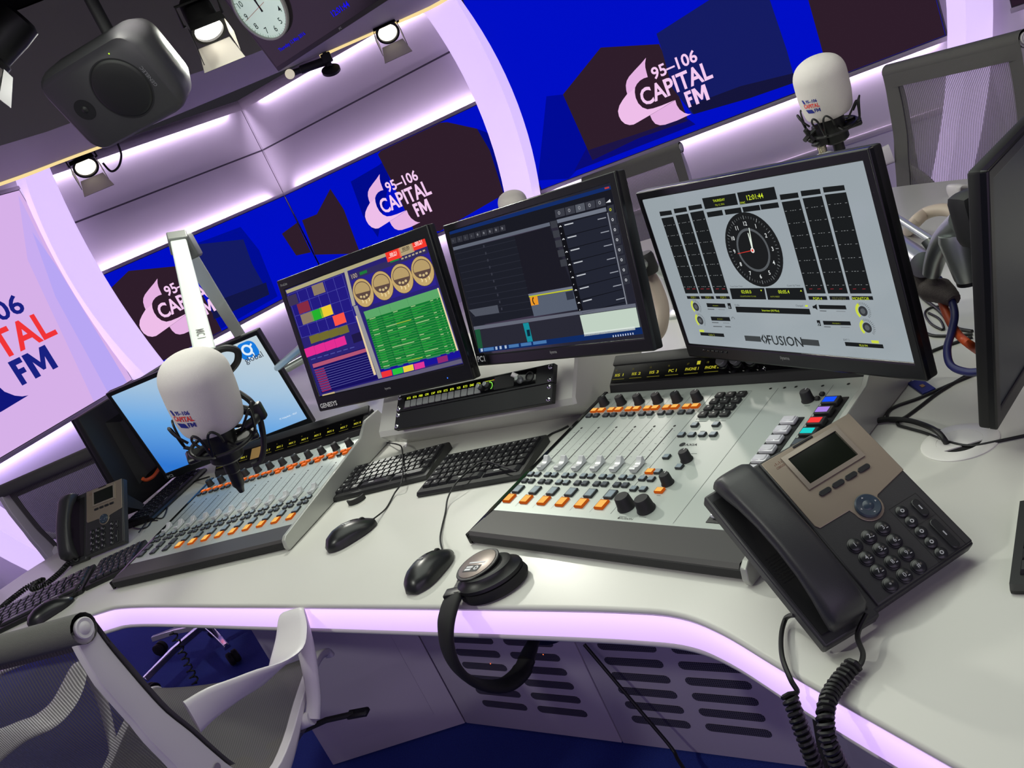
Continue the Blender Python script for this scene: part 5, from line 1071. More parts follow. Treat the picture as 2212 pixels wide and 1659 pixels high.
q = MB(); MM2 = frame(wl(s1), inv.to_3x3() @ ax_, inv.to_3x3() @ V(0, 0, 1).cross(ax_)); q.rbox((.002, 0, .001), (.022, .033, .012), .002, 2, 0, MM2); q.rect(-.004, -.007, .000, .002, .0068, 1, MM2); q.rect(.003, -.006, .0065, .006, .0068, 1, MM2); q.build('band_end', [HP, mat('label_white', (212, 212, 216), .5)], ht_)
bp = [s1+(s1-s0)*.1, atd(971, 1312, 1.222), atd(963, 1350, 1.208), atd(966, 1395, 1.205), atd(982, 1436, 1.207), atd(1010, 1465, 1.213), atd(1048, 1481, 1.222), atd(1090, 1480, 1.235), atd(1122, 1456, 1.25), atd(1138, 1425, 1.265)]
P_ = [wl(p) for p in spline(bp, 6)]
cen = wl(atd(1052, 1385, 1.225)); R = []
for i, p in enumerate(P_):
    t_ = (P_[min(i+1, len(P_)-1)]-P_[max(i-1, 0)]).normalized(); rd = (p-cen); rd = (rd-t_*rd.dot(t_)).normalized(); w_ = t_.cross(rd)
    wd = .0195*(1 if 2 < i < len(P_)-4 else .86); th = .0068
    R.append([p+w_*math.copysign(abs(math.cos(a))**.6, math.cos(a))*wd+rd*math.copysign(abs(math.sin(a))**.7, math.sin(a))*th for a in [2*PI*j/16 for j in range(16)]])
q = MB(); q.rows(R, True, cap=True); q.build('headband', CUSH, ht_, ang=60)
e0 = atd(1136, 1428, 1.264); e1 = atd(1150, 1392, 1.285); e2 = atd(1160, 1365, 1.30)
q = MB(); q.tube([wl(e0), wl(e1), wl(e2)], [.015, .011, .010], 10); q.build('band_end', HP, ht_)
q = MB(); cu = wl(atd(1172, 1352, 1.31)); q.lathe([(.030, -.016), (.040, -.012), (.042, .004), (.034, .014), (.02, .016)], 28, 0, zframe(cu, inv.to_3x3() @ V(.3, .8, .3))); q.build('ear_cup', HP, ht_)
# ------------------------------------------------------------------ studio microphones
FOAM = mat('white_foam', (214, 208, 204), 0.95, bump=(900, .35)); MBK = mat('mic_black', (18, 18, 19), .42)
NAVYP = mat('navy_print', (28, 40, 140), .7); REDP = mat('red_print', (226, 62, 56), .7)
def foam_r(z):
    pts = [(0, .044), (.010, .050), (.04, .0548), (.075, .0560), (.10, .0540), (.118, .044), (.128, .027), (.1325, .0)]
    for (a, ra), (b, rb_) in zip(pts, pts[1:]):
        if a <= z <= b: return ra+(rb_-ra)*(z-a)/(b-a)
    return .04
def microphone(label, bot, top, logo_phi=-.75, cat='microphone'):
    ax = (top-bot).normalized(); M = zframe(bot, ax, (CAM-bot)); t = thing('studio_microphone', label, cat, M, 'microphones on stands')
    m = MB(); prof = [(.0, .0), (.041, .0)]+[(p.x, p.y) for p in spline([(.044, .001, 0), (.050, .010, 0), (.0548, .04, 0), (.0560, .075, 0), (.0540, .10, 0), (.0435, .118, 0), (.027, .128, 0), (.010, .1318, 0), (.0004, .1325, 0)], 5)]
    m.lathe(prof, 40); fo = m.build('foam_windshield', FOAM, t, ang=70)
    g = MB(); f = MB()
    def wrap(txt, x, y, w_, h_, mt):
        f.v, f.f, f.m, f.sm = [], [], [], []; f.text(txt, x, y, 0, None, mt, None, .03, w=w_, h=h_, ax=.5, ay=.5, res=2)
        g.add([V(math.cos(logo_phi+p.x/.055)*(foam_r(p.y)+.0007), math.sin(logo_phi+p.x/.055)*(foam_r(p.y)+.0007), p.y) for p in f.v], f.f, mt, None, False)
    wrap('95–106', .0035, .056, .026, .0075, 0); wrap('CAPITAL', 0, .0455, .038, .0095, 1); f.v, f.f = [], []; [g.add([V(math.cos(logo_phi+(x_+a*w_)/.055)*(foam_r(.030+b*.0085)+.0010), math.sin(logo_phi+(x_+a*w_)/.055)*(foam_r(.030+b*.0085)+.0007), .030+b*.0085) for a, b in P_], [list(range(len(P_)))], 0, None, False) for x_, w_, P_ in ((.005, .004, FL_), (.0098, .0082, ML_))]
    for x0, x1, y0, y1 in ((-.021, -.0155, .051, .060), (-.017, .000, .0285, .0375)):
        g.rows([[V(math.cos(logo_phi+x/.055)*(foam_r(y)+.0009), math.sin(logo_phi+x/.055)*(foam_r(y)+.0009), y) for x, y in ((x0+(x1-x0)*k_/6, y1), (x0+.002+(x1-x0)*k_/6, (y0+y1)/2), (x0+.004+(x1-x0)*k_/6, y0))] for k_ in range(7)], False)
    g.build('station_logo', [NAVYP, REDP], fo)
    m = MB(); m.lathe([(.026, 0), (.027, -.012), (.025, -.040), (.0275, -.042), (.0275, -.058), (.024, -.062), (.013, -.064)], 26); m.build('microphone_body', MBK, t, ang=30)
    m = MB(); m.lathe([(.012, -.062), (.0125, -.085), (.0105, -.088), (.0105, -.112), (.007, -.118), (.0045, -.128)], 18); m.build('connector', MBK, t, ang=30)
    m = MB(); ring = [V(.050*math.cos(a), .050*math.sin(a), -.030) for a in [2*PI*i/32 for i in range(32)]]; m.tube(ring, .0035, 8, closed=True)
    for a in (.4, .4+PI/2, .4+PI, .4+1.5*PI): m.tube([V(.025*math.cos(a), .025*math.sin(a), -.026), V(.050*math.cos(a), .050*math.sin(a), -.030)], .0035, 6)
    m.rbox((0, .0, -.036), (.040, .116, .010), .003, 1); m.build('shock_mount', MBK, t)
    lo = None
    for i in range(4):
        a0 = -.35+i*PI/2
        if lo is None:
            q = MB(); c_ = lambda th, r_, z: V(r_*math.cos(th), r_*math.sin(th), z)
            q.tube(spline([c_(-.42, .047, -.010), c_(-.36, .060, .008), c_(-.22, .066, .020), c_(-.10, .064, .012), c_(-.03, .060, -.016), c_(0, .058, -.024), c_(.03, .060, -.016), c_(.10, .064, .012), c_(.22, .066, .020), c_(.36, .060, .008), c_(.42, .047, -.010)], 4), .0022, 6)
            q.tube([c_(0, .050, -.030), c_(0, .060, -.024)], .003, 6); lo = q.build('suspension_loop', MBK, t, RZ(math.degrees(a0)))
        else: inst(lo, RZ(math.degrees(a0)), t)
    q = MB(); q.lathe([(.0032, 0), (.0032, .003), (.002, .004)], 10, M=T(.040, -.022, -.018) @ RY(90)); q.build('red_stud', mat('red_stud', (196, 50, 46), .4), t)
    return t, M
def into(mb, t, name, m_, **k): inv = t.matrix_basis.inverted(); mb.v = [inv @ p for p in mb.v]; return mb.build(name, m_, t, **k)
def beam(a, b, w_, h_, sidehint, taper=1.0):
    a, b = Vector(a), Vector(b); ax = (b-a).normalized(); M = zframe(a, ax, sidehint); L = (b-a).length; q = MB()
    R = [[M @ V(sx*w_/2*k, sy*h_/2*k, z) for sx, sy in ((-1, -1), (1, -1), (1, 1), (-1, 1))] for z, k in ((0, 1), (L, taper))]; q.rows(R, True, cap=True); return q
# near microphone on its white boom
mt1, M1 = microphone('large white foam microphone with a logo, hanging from the white boom arm', atd(464, 920, 1.43), atd(398, 760, 1.40), -.80)
J = atd(386, 524, 2.2); E = atd(446, 772, 1.50)
BW = mat('white_boom_paint', (214, 222, 216), .32); BG_ = mat('grey_boom_cap', (104, 108, 104), .45)
wd = ray(386, 524).cross(E-J).normalized()
into(beam(E, J, .036, .030, wd), mt1, 'boom_front_beam', BW, bevel=.003)
S_ = atd(402, 540, 2.23); Q_ = atd(523, 732, 2.98); ex = S_.lerp(Q_, 1.0+.62*((Q_.z-.86)/max(.05, S_.z-Q_.z)))
into(beam(S_, ex, .036, .030, ray(460, 640).cross(Q_-S_)), mt1, 'boom_rear_beam', BW, bevel=.003)
q = MB(); q.add(*[(lambda b_: (b_.v, b_.f))(beam(J-(J-E).normalized()*.03, J+(J-E).normalized()*.035, .046, .040, wd))][0]); jp = atd(402, 536, 2.22); q.rbox(tuple(jp), (.05, .05, .06), .006, 2); into(q, mt1, 'elbow_cap', BG_, bevel=.003)
q = MB(); pb = V(ex.x, ex.y, DZ); q.tube([ex+V(0, 0, .02), pb+V(0, 0, .01)], .018, 14); q.lathe([(.05, 0), (.05, .01), (.02, .02)], 26, M=Matrix.Translation(pb)); into(q, mt1, 'boom_post', BW)
q = MB(); q.tube([E, atd(470, 808, 1.478), atd(482, 828, 1.468)], [.019, .020, .017], 14); into(q, mt1, 'tilt_joint', MBK)
q = MB(); q.tube([atd(482, 826, 1.468), atd(493, 850, 1.458)], .0125, 14); into(q, mt1, 'white_ferrule', WHT)
q = MB(); q.tube(spline([atd(493, 850, 1.458), atd(512, 880, 1.45), atd(548, 890, 1.445), atd(552, 905, 1.43), atd(530, 922, 1.43)], 5), .008, 10); q.rbox(tuple(atd(556, 890, 1.44)), (.022, .022, .03), .004, 2); into(q, mt1, 'yoke', MBK)
q = MB(); q.tube(spline([atd(452, 778, 1.475), atd(462, 762, 1.46), atd(488, 752, 1.45), atd(512, 758, 1.45), atd(513, 780, 1.455), atd(498, 800, 1.47)], 6), .0058, 8); into(q, mt1, 'signal_cable', CORD, label='looped black signal cable')
q = MB(); q.tube(spline([atd(515, 848, 1.45), atd(540, 866, 1.44), atd(556, 890, 1.44), atd(566, 925, 1.44), atd(570, 965, 1.445), atd(562, 995, 1.45), atd(545, 1006, 1.45)], 6), .005, 8); into(q, mt1, 'signal_cable', CORD)
q = MB(); q.text('MIC 1', 0, 0, 0, None, 0, None, .01, h=.014); dirb = (E-J).normalized(); fb = zframe(J.lerp(E, .90), -ray(430, 740).normalized(), dirb); nb = (M_ := wd.cross(dirb)).normalized(); nb = nb if nb.dot(CAM-E) > 0 else -nb
into(MB().add([J.lerp(E, .87)+dirb*p.x+dirb.cross(nb)*(-1)*(p.y-.007)+nb*.0156 for p in q.v], q.f, 0, None, False), mt1, 'mic_lettering', mat('black_print', (22, 24, 24), .5))
# far right microphone on a threaded post
mt2, M2 = microphone('white foam microphone with a station logo above the pale meter screen', atd(1793, 247, 2.08), atd(1762, 134, 2.06), -.62)
pk = M2 @ V(0, -.052, -.040)
q = MB(); q.rbox((0, 0, 0), (.022, .022, .05), .005, 2, 0, Matrix.Translation(atd(1771, 292, 2.07))); q.tube([pk, atd(1768, 282, 2.07)], .011, 10); q.rbox(tuple(atd(1770, 308, 2.07)), (.03, .026, .012), .004, 1); into(q, mt2, 'swivel', MBK)
q = MB(); kc = atd(1748, 292, 2.06)
for i in range(4): a = i*PI/2+.4; q.tube([kc, kc+V(math.cos(a)*.016*.5, -.004, math.sin(a)*.016)+V(math.cos(a)*.008, 0, 0)], .0055, 8)
q.tube([kc, atd(1766, 290, 2.07)], .006, 8); into(q, mt2, 'wing_knob', MBK)
q = MB(); a0, a1 = atd(1773, 312, 2.07), atd(1779, 334, 2.075); q.tube([a0, a1], .0085, 14); [q.tube([a0.lerp(a1, .1+.12*i), a0.lerp(a1, .15+.12*i)], .0102, 14) for i in range(7)]; into(q, mt2, 'threaded_stud', mat('nickel', (205, 200, 180), .25, 1.0))
q = MB(); b0 = atd(1780, 336, 2.075); q.lathe([(.022, -.004), (.022, .0), (.016, .006), (.010, .008)], 20, M=Matrix.Translation(b0)); q.tube([b0, V(b0.x, b0.y, DZ+.01)], .016, 16); q.lathe([(.05, 0), (.05, .01), (.018, .02)], 26, M=T(b0.x, b0.y, DZ)); into(q, mt2, 'stand_post', WHT)
# middle microphone behind the dark call screen
mt3, M3 = microphone('white foam microphone peeping over the top of the dark call screen', atd(1118, 485, 3.3), atd(1100, 407, 3.28), .05)
q = MB(); b0 = M3 @ V(0, 0, -.10); q.tube([M3 @ V(0, -.05, -.04), b0+V(.03, .05, .02), V(b0.x+.03, b0.y+.05, DZ+.01)], .015, 14); q.lathe([(.05, 0), (.05, .01), (.018, .02)], 26, M=T(b0.x+.03, b0.y+.05, DZ)); into(q, mt3, 'stand_post', WHT)
# ------------------------------------------------------------------ hanging loudspeaker
SPK = mat('loudspeaker_grey_black', (48, 47, 50), .5, bump=(800, .1)); SPG = mat('speaker_mesh', (20, 20, 21), .55)
sc_ = atd(238, 206, 2.3); Ms = mon_frame(sc_, -22, -24); sp = thing('loudspeaker', 'black loudspeaker hanging sideways under the ceiling raft at the upper left', 'loudspeaker', Ms)
Ms = Ms @ Matrix.Scale(.86, 4); sp.matrix_basis = Ms; W_, H_, Dp = .365, .250, .21; R = []
for z, k, r_ in ((-Dp, .62, .05), (-Dp*.8, .82, .055), (-.10, .97, .06), (-.035, 1.0, .06), (-.012, .97, .055), (0, .90, .045)):
    R.append([V(x, y, z) for x, y in rr(0, 0, W_*k-(.0 if k > .9 else 0), H_*k, r_*k, 5)])
q = MB(); q.rows(R, True, cap=True); q.build('cabinet', SPK, sp, ang=50)
q = MB(); q.lathe([(.082, .0005), (.080, .004), (.074, .006), (.04, .0085), (.0005, .010)], 44, M=T(.045, 0, 0)); q.build('woofer_grille', SPG, sp, ang=60)
q = MB(); q.ring(.045, 0, .0825, .0865, .0015, 0, 44); q.build('woofer_surround', BLKM, sp)
q = MB(); q.lathe([(.030, .0008), (.020, -.002), (.012, -.004), (.0115, -.004), (.010, .001), (.006, .004), (.0005, .005)], 28, M=T(-.098, 0, 0)); q.build('tweeter', SPG, sp, ang=60)
q = MB(); q.text('GENELEC', 0, 0, .0012, None, 0, T(.1435, -.036, 0) @ RZ(90), .01, w=.060); q.build('maker_lettering', mat('grey_lettering', (110, 110, 114), .4), sp)
q = MB(); q.disc(.088, .088, .0022, .0012, 0, n=10); q.build('power_led', emat('green_yellow_led', (200, 250, 60), 1.2), sp)
inv = Ms.inverted(); top = Ms @ V(0, .03, -Dp*.75)
q = MB(); q.tube([top, V(top.x, top.y, 2.30), V(top.x, top.y, 2.545)], .016, 12); q.lathe([(.05, 0), (.05, .01)], 20, M=T(top.x, top.y, 2.534)); into(q, sp, 'hanging_bracket', BLKM)
# ------------------------------------------------------------------ hanging display and clock
tc_ = atd(600, 156, 3.3); MT0 = mon_frame(tc_, -42.6, -16.5); TW, TH = .98, .56
MT = MT0 @ T(TW/2, TH/2, 0); tv = thing('wall_display', 'large dark hanging display with blue digits under the ceiling raft', 'display', MT)
q = MB(); q.box2((-TW/2, -TH/2, -.055), (TW/2, TH/2, -.002), .004, 2); q.build('housing', mat('display_black', (22, 19, 22), .45), tv)
q = MB(); q.rect(-TW/2+.012, -TH/2+.016, TW/2-.012, TH/2-.012, 0); q.build('screen', scr_mat('dim_display', (26, 20, 26), .6), tv)
u = UI(MT); u.t((26, 18, 232), '12:01:44', (735, 19), 0, 1, w=.085, bold=.02); u.done(tv, 'blue_digits'); u = UI(MT); u.t((26, 18, 232), 'Thursday 12 May 2016', (631, 91), 0, 1, w=.150, bold=.01); u.done(tv, 'blue_date')
q = MB(); q.text('JVC', TW/2-.62, -TH/2+.004, .001, None, 0, None, .01, h=.008); q.build('maker_lettering', mat('pale_print', (150, 150, 150), .5), tv)
tt = MT @ V(0, TH*.42, -.06); q = MB(); q.tube([tt, V(tt.x, tt.y, 2.545)], .02, 12); into(q, tv, 'ceiling_pole', BLKM)
cc = onpl(564, 12, MT.translation, MT.col[2].xyz.normalized()); cl = MT.inverted() @ cc; MC = MT @ T(cl.x, cl.y, .003)
ck = thing('wall_clock', 'round pale clock with black numerals on the hanging dark display', 'clock', MC); RC = .108
q = MB(); q.lathe([(RC, -.002), (RC+.004, .004), (RC+.003, .014), (RC-.003, .015), (RC-.004, .010)], 56, cap=False); q.build('rim', mat('clock_rim', (196, 196, 190), .35), ck)
q = MB(); q.disc(0, 0, RC-.003, .006, 0, n=56); fc = q.build('clock_face', mat('clock_face', (206, 224, 214), .4, 0, (200, 222, 210), .62), ck)
q = MB()
for i in range(60):
    th = i*PI/30; r0, r1 = RC*.90, RC*(.955 if i % 5 else .965); w2 = .0004 if i % 5 else .0009; cs, sn = math.cos(th), math.sin(th); q.flat([(cs*r0-sn*w2, sn*r0+cs*w2), (cs*r1-sn*w2, sn*r1+cs*w2), (cs*r1+sn*w2, sn*r1-cs*w2), (cs*r0+sn*w2, sn*r0-cs*w2)], .0068)
for i in range(1, 13): th = PI/2-i*PI/6; q.text(str(i), math.cos(th)*RC*.74, math.sin(th)*RC*.74, .0068, None, 0, None, .004, h=RC*.19, ax=.5, ay=.5)
q.build('numerals', mat('black_print', (22, 24, 24), .5), ck)
for nm, deg, L, w2, m_, z in (('hour_hand', 0.8, .52, .0035, 'black_print', .0075), ('minute_hand', 10, .80, .0026, 'black_print', .0080), ('second_hand', 264, .86, .0007, 'red_print', .0086)):
    th = PI/2-math.radians(deg); cs, sn = math.cos(th), math.sin(th); q = MB(); b_ = -.16 if nm != 'second_hand' else -.30
    q.flat([(cs*RC*b_-sn*w2, sn*RC*b_+cs*w2), (cs*RC*L-sn*w2, sn*RC*L+cs*w2), (cs*RC*L+sn*w2, sn*RC*L-cs*w2), (cs*RC*b_+sn*w2, sn*RC*b_-cs*w2)], z); q.build(nm, MATS[m_], ck)
# ------------------------------------------------------------------ stage lights with barn doors
LENS = emat('lamp_lens_lit', (255, 244, 225), 6.0); LENS2 = emat('lamp_lens_dim', (255, 246, 228), 1.6); BDI = mat('barn_door_lit_inside', (200, 196, 184), .5); BDO = mat('barn_door_black', (12, 12, 13), .5)  # pale door insides carry the lamp light in their colour
def stage_light(label, pos, aim, s=1.0, lens=LENS, top=2.55):
    ax = (Vector(aim)-Vector(pos)).normalized(); M = zframe(pos, ax, V(0, 0, 1)) @ RZ(-90) @ Matrix.Scale(s, 4); t = thing('stage_light', label, 'spotlight', M, 'barn door spotlights')
    q = MB(); q.lathe([(.04, -.16), (.058, -.15), (.062, -.10), (.062, -.02), (.07, -.015), (.07, .0), (.058, .0), (.056, -.012)], 28, cap=False); q.disc(0, 0, .04, -.16, 0, n=20); q.build('lamp_body', BDO, t, ang=30)
    q = MB(); q.lathe([(.056, -.010), (.045, -.002), (.025, .004), (.0005, .006)], 28, cap=False); q.build('lens', lens, t, ang=60)
    for i in range(4):
        q = MB(); w1, w2, L, sp_ = (.066, .088, .085, .55) if i == 2 else ((.066, .07, .05, .15) if i == 0 else (.045, .055, .105, .06))
        a = [V(-w1, 0, 0), V(w1, 0, 0), V(w2, L*sp_, L*.9), V(-w2, L*sp_, L*.9)]
        q.add(a+[p+V(0, .003, -.001) for p in a], [[0, 1, 2, 3]], 1, RZ(90*i) @ T(0, .070, 0), False)
        q.v[4:] = q.v[4:]
        q.f += [[7, 6, 5, 4], [0, 4, 5, 1], [1, 5, 6, 2], [2, 6, 7, 3], [3, 7, 4, 0]]; q.m += [0]*5; q.sm += [False]*5
        q.build('barn_door', [BDO, BDI], t)
    q = MB(); q.tube([V(-.072, 0, -.06), V(-.082, .0, -.06), V(-.082, .09, -.075), V(.082, .09, -.075), V(.082, 0, -.06), V(.072, 0, -.06)], .006, 8); q.build('yoke', BDO, t)
    h0 = M @ V(0, .09, -.075); q = MB(); q.tube([h0, V(h0.x, h0.y, top)], .011*s, 10); inv = M.inverted(); q.v = [inv @ p for p in q.v]; q.build('hanging_rod', BDO, t)
    return t
stage_light('barn door spotlight hanging below the raft edge at the left, trailing a thin lead', atd(186, 362, 5.25), (-1.2, 3.6, .7), .95, LENS2)
stage_light('barn door spotlight hanging below the raft edge near the right-hand lilac rib', atd(838, 72, 5.08), (.10, 3.6, .7), .95, LENS2)
kp = atd(452, 66, 2.70)
stage_light('brightly burning spotlight beside the round clock', kp, (-.16, 1.75, .35), .72, emat('lamp_lens_bright', (255, 250, 240), 9.0))
stage_light('unlit spotlight cut by the top left corner', atd(-30, 120, 2.45), (-2.4, 1.9, 1.3), .8, mat('lamp_lens_off', (60, 60, 62), .1))
cw = [atd(222, 352, 5.2), atd(240, 370, 5.2), atd(256, 360, 5.2), atd(262, 335, 5.2), atd(255, 312, 5.2), atd(250, 303, 5.22), atd(249, 288, 5.3)]
cord('thin black lead hanging in a loop beside the left barn door spotlight', cw, .006)
ca = atd(708, 130, 5.06); cam_ = thing('ceiling_camera', 'small black jointed camera arm under the raft edge beside the display', 'camera', T(*ca))
L_ = lambda p: p-ca
q = MB(); q.tube([L_(atd(618, 163, 5.06)), L_(atd(648, 152, 5.06)), L_(atd(650, 151, 5.06)), L_(ca)], [.018, .016, .022, .024], 12); q.build('arm', BLKM, cam_)
q = MB(); q.rbox((0, 0, .012), (.055, .05, .05), .006, 2); q.tube([V(0, 0, 0), L_(atd(712, 143, 5.06))], .016, 10); q.tube([V(0, 0, .02), V(0, 0, 2.55-ca.z)], .012, 10); q.build('joint', BLKM, cam_)
q = MB(); q.lathe([(.028, -.012), (.052, -.008), (.052, .006), (.03, .012)], 24, 0, zframe(L_(atd(715, 151, 5.05)), V(.1, -.6, .8))); q.build('camera_head', BLKM, cam_)
q = MB(); q.lathe([(.026, -.004), (.026, .006), (.01, .012)], 18, 0, zframe(L_(atd(626, 160, 5.04)), V(.1, -.9, -.3))); q.build('lamp_cup', mat('lit_cup', (226, 220, 200), .4, emit=(255, 245, 215), es=.5), cam_)
# ------------------------------------------------------------------ mesh-back studio chairs
def weave(name, rgb, alpha, dens=150.0):
    m = bpy.data.materials.new(name); m.use_nodes = True; nt = m.node_tree; nt.nodes.clear()
    out = nt.nodes.new('ShaderNodeOutputMaterial'); mx = nt.nodes.new('ShaderNodeMixShader'); tr = nt.nodes.new('ShaderNodeBsdfTransparent'); b = nt.nodes.new('ShaderNodeBsdfPrincipled')
    b.inputs['Base Color'].default_value = S(*rgb); b.inputs['Roughness'].default_value = .6
    tc = nt.nodes.new('ShaderNodeTexCoord'); wv = nt.nodes.new('ShaderNodeTexWave'); wv.wave_type = 'BANDS'; wv.bands_direction = 'X'; wv.inputs['Scale'].default_value = dens/20*1.0
    mr = nt.nodes.new('ShaderNodeMapRange'); mr.inputs[3].default_value = max(0, alpha-.22); mr.inputs[4].default_value = min(1, alpha+.22)
    nt.links.new(tc.outputs['Object'], wv.inputs['Vector']); nt.links.new(wv.outputs['Fac'], mr.inputs[0]); nt.links.new(mr.outputs[0], mx.inputs[0])
    nt.links.new(tr.outputs[0], mx.inputs[1]); nt.links.new(b.outputs[0], mx.inputs[2]); nt.links.new(mx.outputs[0], out.inputs[0]); return m
MESHF = weave('chair_mesh_weave', (92, 90, 88), .70, 1000); HEM = mat('chair_mesh_hem', (84, 84, 80), .7, bump=(900, .5)); CHW = mat('chair_white_frame', (208, 204, 206), .38); SEATF = weave('chair_seat_weave', (98, 96, 92), .93, 1000); GREYP = mat('chair_grey_plastic', (92, 90, 96), .45)
PF = spline([V(0, y, z) for y, z in [(-.252, .985), (-.251, .94), (-.246, .89), (-.240, .84), (-.232, .79), (-.216, .735), (-.203, .68), (-.188, .63), (-.160, .58), (-.115, .548), (-.05, .555), (.02, .58), (.09, .60), (.13, .603), (.152, .592), (.158, .575)]], 3)
def tangent(P, i): return (P[min(i+1, len(P)-1)]-P[max(i-1, 0)]).normalized()
def chair(label, M, full=True):
    t = thing('mesh_chair', label, 'chair', M, 'grey mesh chairs with white frames'); N = len(PF); ib = next(i for i, p in enumerate(PF) if p.z < .585)
    def sheet(i0, i1, x0, x1, off=.0, sag=True):
        R = []
        for i in range(i0, i1):
            tg = tangent(PF, i); nr = V(0, -tg.z, tg.y); nr = nr if (nr.y > 0 or nr.z > 0) else -nr
            row = []
            for k in range(13):
                x = x0+(x1-x0)*k/12; sg = (1-(x/.23)**2)*(.022 if sag else 0)*min(1, i/6.0); p = PF[i]-V(0, 0, 0); row.append(V(x, p.y-abs(nr.y)*sg+0, p.z-abs(nr.z)*sg*.8)+nr*off)
            R.append(row)
        return R
    q = MB(); q.rows(sheet(0, ib+1, -.222, .222), False); q.build('backrest_mesh', MESHF, t, ang=80)
    q = MB(); q.rows(sheet(ib, N, -.222, .222), False); q.build('seat_mesh', SEATF, t, ang=80)
    q = MB(); q.rows(sheet(0, ib-2, -.248, -.200, .005), False); q.rows(sheet(0, ib-2, .200, .248, .005), False); q.rows([[V(x, -.246, z) for x in (-.246, -.12, 0, .12, .246)] for z in (.988, .94)], False)
    R = []
    for x in (-.247, -.12, 0, .12, .247): R.append([V(x, -.268+.023*math.cos(a)-0, .985+.023*math.sin(a)) for a in [2*PI*j/16 for j in range(16)]])
    q.rows(R, True); q.build('hem_roll', HEM, t, ang=60)
    if full:
        q = MB()
        for i in (ib-11, ib-9): pass
    for sx in (-1, 1):
        R = []
        for i in range(N):
            tg = tangent(PF, i); nr = V(0, tg.z, -tg.y); nr = nr if nr.y < 0 or nr.z < 0 else -nr
            z = PF[i].z; f = max(0, 1-abs(z-.66)/.16)*(1 if i < ib+2 else max(0, 1-(i-ib-1)*.3)); th = ((.030+.012*min(1, i/5))+.020*f)*(1.0 if i < ib+2 else max(.32, 1-(i-ib-1)*.09)); wd = .020+.006*f
            if i > N-5: th *= .6
            p = PF[i]+V(sx*.232, 0, 0)
            R.append([p+V(-wd/2, 0, 0)-nr*.003, p+V(wd/2, 0, 0)-nr*.003, p+V(wd/2+sx*.002, 0, 0)+nr*th*.6, p+V(wd*.35, 0, 0)+nr*th, p+V(-wd*.35, 0, 0)+nr*th, p+V(-wd/2+sx*.002, 0, 0)+nr*th*.6])
        q = MB(); q.rows(R, True, cap=True); sr = q.build('side_rail', CHW, t, ang=50, bevel=.002)
        q = MB(); q.lathe([(.0150, -.004), (.0160, -.001), (.0160, .002), (.0145, .003), (.010, .002), (.006, .005), (.0005, .005)], 24, 0, T(sx*.247, -.268, .985) @ RY(90*sx)); q.build('rail_curl', CHW, sr)
        # slots in the bend of the rail
        q = MB()
        for k_ in range(6):
            i = ib-5+int(k_*1.5); tg = tangent(PF, i); nr = V(0, tg.z, -tg.y); nr = nr if nr.y < 0 or nr.z < 0 else -nr; c_ = PF[i]+nr*.022+V(sx*(.2335+.0152), 0, 0)
            Mx = frame(c_, nr, tg); q.prism(rr(0, 0, .028, .014, .0065, 4), -.001, .001, 0, frame(c_, nr*sx, tg*1))
        q.build('rail_slots', mat('slot_shade', (128, 120, 134), .6), sr)
        # ribbon arm
        A = [(.247, -.200, .752, (0, 0, 1), .062, .016), (.262, -.168, .748, (.15, 0, 1), .056, .015), (.280, -.105, .726, (.50, 0, .85), .046, .014), (.287, -.05, .702, (.85, 0, .45), .062, .012), (.287, .0, .700, (1, 0, .1), .078, .011), (.284, .040, .716, (1, .05, .05), .072, .011), (.279, .066, .734, (1, .1, 0), .058, .011), (.277, .078, .734, (1, .1, 0), .050, .012), (.275, .078, .708, (1, .15, 0), .042, .014), (.270, .060, .645, (.9, .3, 0), .034, .015), (.264, .028, .580, (.8, .4, 0), .028, .016), (.256, .006, .550, (.8, .4, 0), .030, .018)]
        C_ = spline([V(sx*a[0], a[1], a[2]) for a in A], 4); Wv = spline([V(sx*a[3][0], a[3][1], a[3][2]).normalized()*1 for a in A], 4); wt = spline([V(a[4], a[5], 0) for a in A], 4); R = []
        for i, p in enumerate(C_):
            tg = tangent(C_, i); w_ = (Wv[i]-tg*Wv[i].dot(tg)).normalized(); n_ = tg.cross(w_); R.append([p+w_*math.copysign(abs(math.cos(a))**.6, math.cos(a))*wt[i].x/2+n_*math.sin(a)*wt[i].y/2 for a in [2*PI*j/12 for j in range(12)]])
        q = MB(); q.rows(R, True, cap=True); q.tube([V(sx*.256, .006, .552), V(sx*.225, .002, .548)], .014, 12); q.build('armrest', CHW, t, ang=70)
        # back brace limb
        R = []; B = spline([V(sx*.226, -.222, .69), V(sx*.16, -.228, .63), V(sx*.085, -.20, .55), V(sx*.03, -.12, .47), V(0, -.04, .435)], 5)
        for i, p in enumerate(B):
            tg = tangent(B, i); n_ = V(0, -1, .25); n_ = (n_-tg*n_.dot(tg)).normalized(); w_ = tg.cross(n_); R.append([p+w_*math.cos(a)*.027+n_*math.sin(a)*.010 for a in [2*PI*j/12 for j in range(12)]])
        q = MB(); q.rows(R, True, cap=True); q.build('back_brace', CHW, t, ang=60)
    q = MB(); q.tube(spline([V(-.225, .0, .545), V(-.10, .0, .46), V(0, 0, .435), V(.10, .0, .46), V(.225, .0, .545)], 5), .016, 12); q.lathe([(.05, .405), (.06, .42), (.05, .455)], 24); q.build('seat_support', GREYP, t)
    q = MB(); q.tube([V(.06, .06, .46), V(.20, .09, .475), V(.262, .10, .47)], .006, 8); q.rbox((.268, .102, .468), (.05, .022, .012), .004, 1); q.build('height_lever', BLKM, t)
    q = MB(); q.lathe([(.026, .10), (.026, .22), (.018, .225), (.018, .41)], 20); q.build('column', CHROME, t)
    leg = cas = None
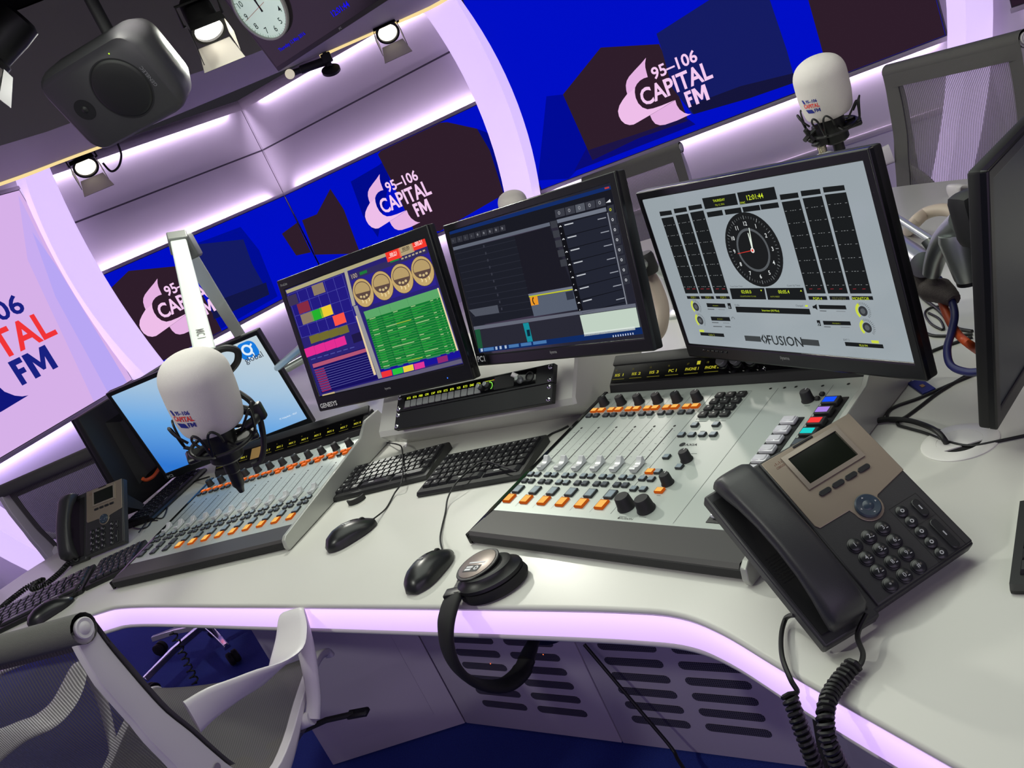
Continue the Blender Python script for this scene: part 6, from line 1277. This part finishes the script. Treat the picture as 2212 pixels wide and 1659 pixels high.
    for i in range(5):
        MM = RZ(72*i+18)
        if leg is None:
            q = MB(); q.rows([[V(x, y*w_, z+h_) for y, h_ in ((-1, 0), (1, 0), (.6, .022), (-.6, .022))] for x, w_, z in ((.02, .024, .085), (.16, .02, .085), (.31, .014, .07))], True, cap=True); leg = q.build('base_leg', CHROME, t, MM, bevel=.003)
            q = MB(); q.lathe([(.022, -.022), (.027, -.018), (.027, -.004), (.022, -.002), (.022, .002), (.027, .004), (.027, .018), (.022, .022)], 20, 0, T(.305, 0, .027) @ RX(90)); cas = q.build('caster', RUB, t, MM)
        else: inst(leg, MM, t); inst(cas, MM, t)
    return t
def chair_M(corner, facing_az, side=1, s=1.0):
    """place a chair by the world position of a top corner of its back"""
    a = math.radians(facing_az); Fv = V(math.sin(a), math.cos(a), 0); Rv = V(Fv.y, -Fv.x, 0); o = V(corner.x, corner.y, 0)-Rv*.238*side*s+Fv*.255*s
    return frame(o, Rv, Fv) @ Matrix.Scale(s, 4)
ch1 = chair('near white-framed mesh chair seen from behind at the lower left', chair_M(atd(177, 1335, 1.38), 22))
c2 = copy_tree(ch1, None, chair_M(pol(16.06, 3.7), 180+42, -1, 1.0)); c2['label'] = 'mesh chair across the desk, between the dark call screen and pale meter screen'
c3 = copy_tree(ch1, None, chair_M(pol(28.7, 3.1), 259, 1, 1.04)); c3['label'] = 'mesh chair at the top right, in front of the far lilac rib'
c4 = copy_tree(ch1, None, chair_M(pol(-30.8, 3.45), 6, -1, .96)); c4['label'] = 'mesh chair at the far left beyond the desk phone'
# ------------------------------------------------------------------ studio lamps and added fill
w = bpy.data.worlds.new('studio_air'); SC.world = w; w.use_nodes = True
w.node_tree.nodes['Background'].inputs[0].default_value = (0.5, 0.45, 0.6, 1); w.node_tree.nodes['Background'].inputs[1].default_value = 0.04
spot('key_spot', (-0.365, 2.55, 1.89), (0.0, 1.3, 0.74), 36, (252, 252, 240), 105, 0.5, 0.05)
spot('fill_spot', (-1.5, 0.6, 2.05), (-0.15, 1.8, 0.8), 36, (250, 252, 240), 100, 0.6, 0.06)
spot('far_spot', (-0.9, 4.3, 1.95), (-0.9, 2.2, 0.74), 28, (250, 252, 240), 90, 0.6, 0.06)
spot('rim_spot', (0.7, 4.2, 1.98), (0.6, 1.6, 0.74), 30, (255, 246, 236), 90, 0.6, 0.06)
spot('right_spot', (1.7, 0.7, 2.05), (0.9, 2.1, 0.74), 10, (255, 244, 232), 100, 0.6, 0.06)
spot('cross_spot', (-.5, 2.05, 2.04), (1.7, 4.0, .8), 30, (252, 250, 240), 85, .6, .04)
area('overhead_fill', (0.1, 1.4, 2.05), (0.1, 1.4, 0), 1.8, 1.4, 18, (248, 255, 242))  # unseen overhead fill, added to brighten the desk
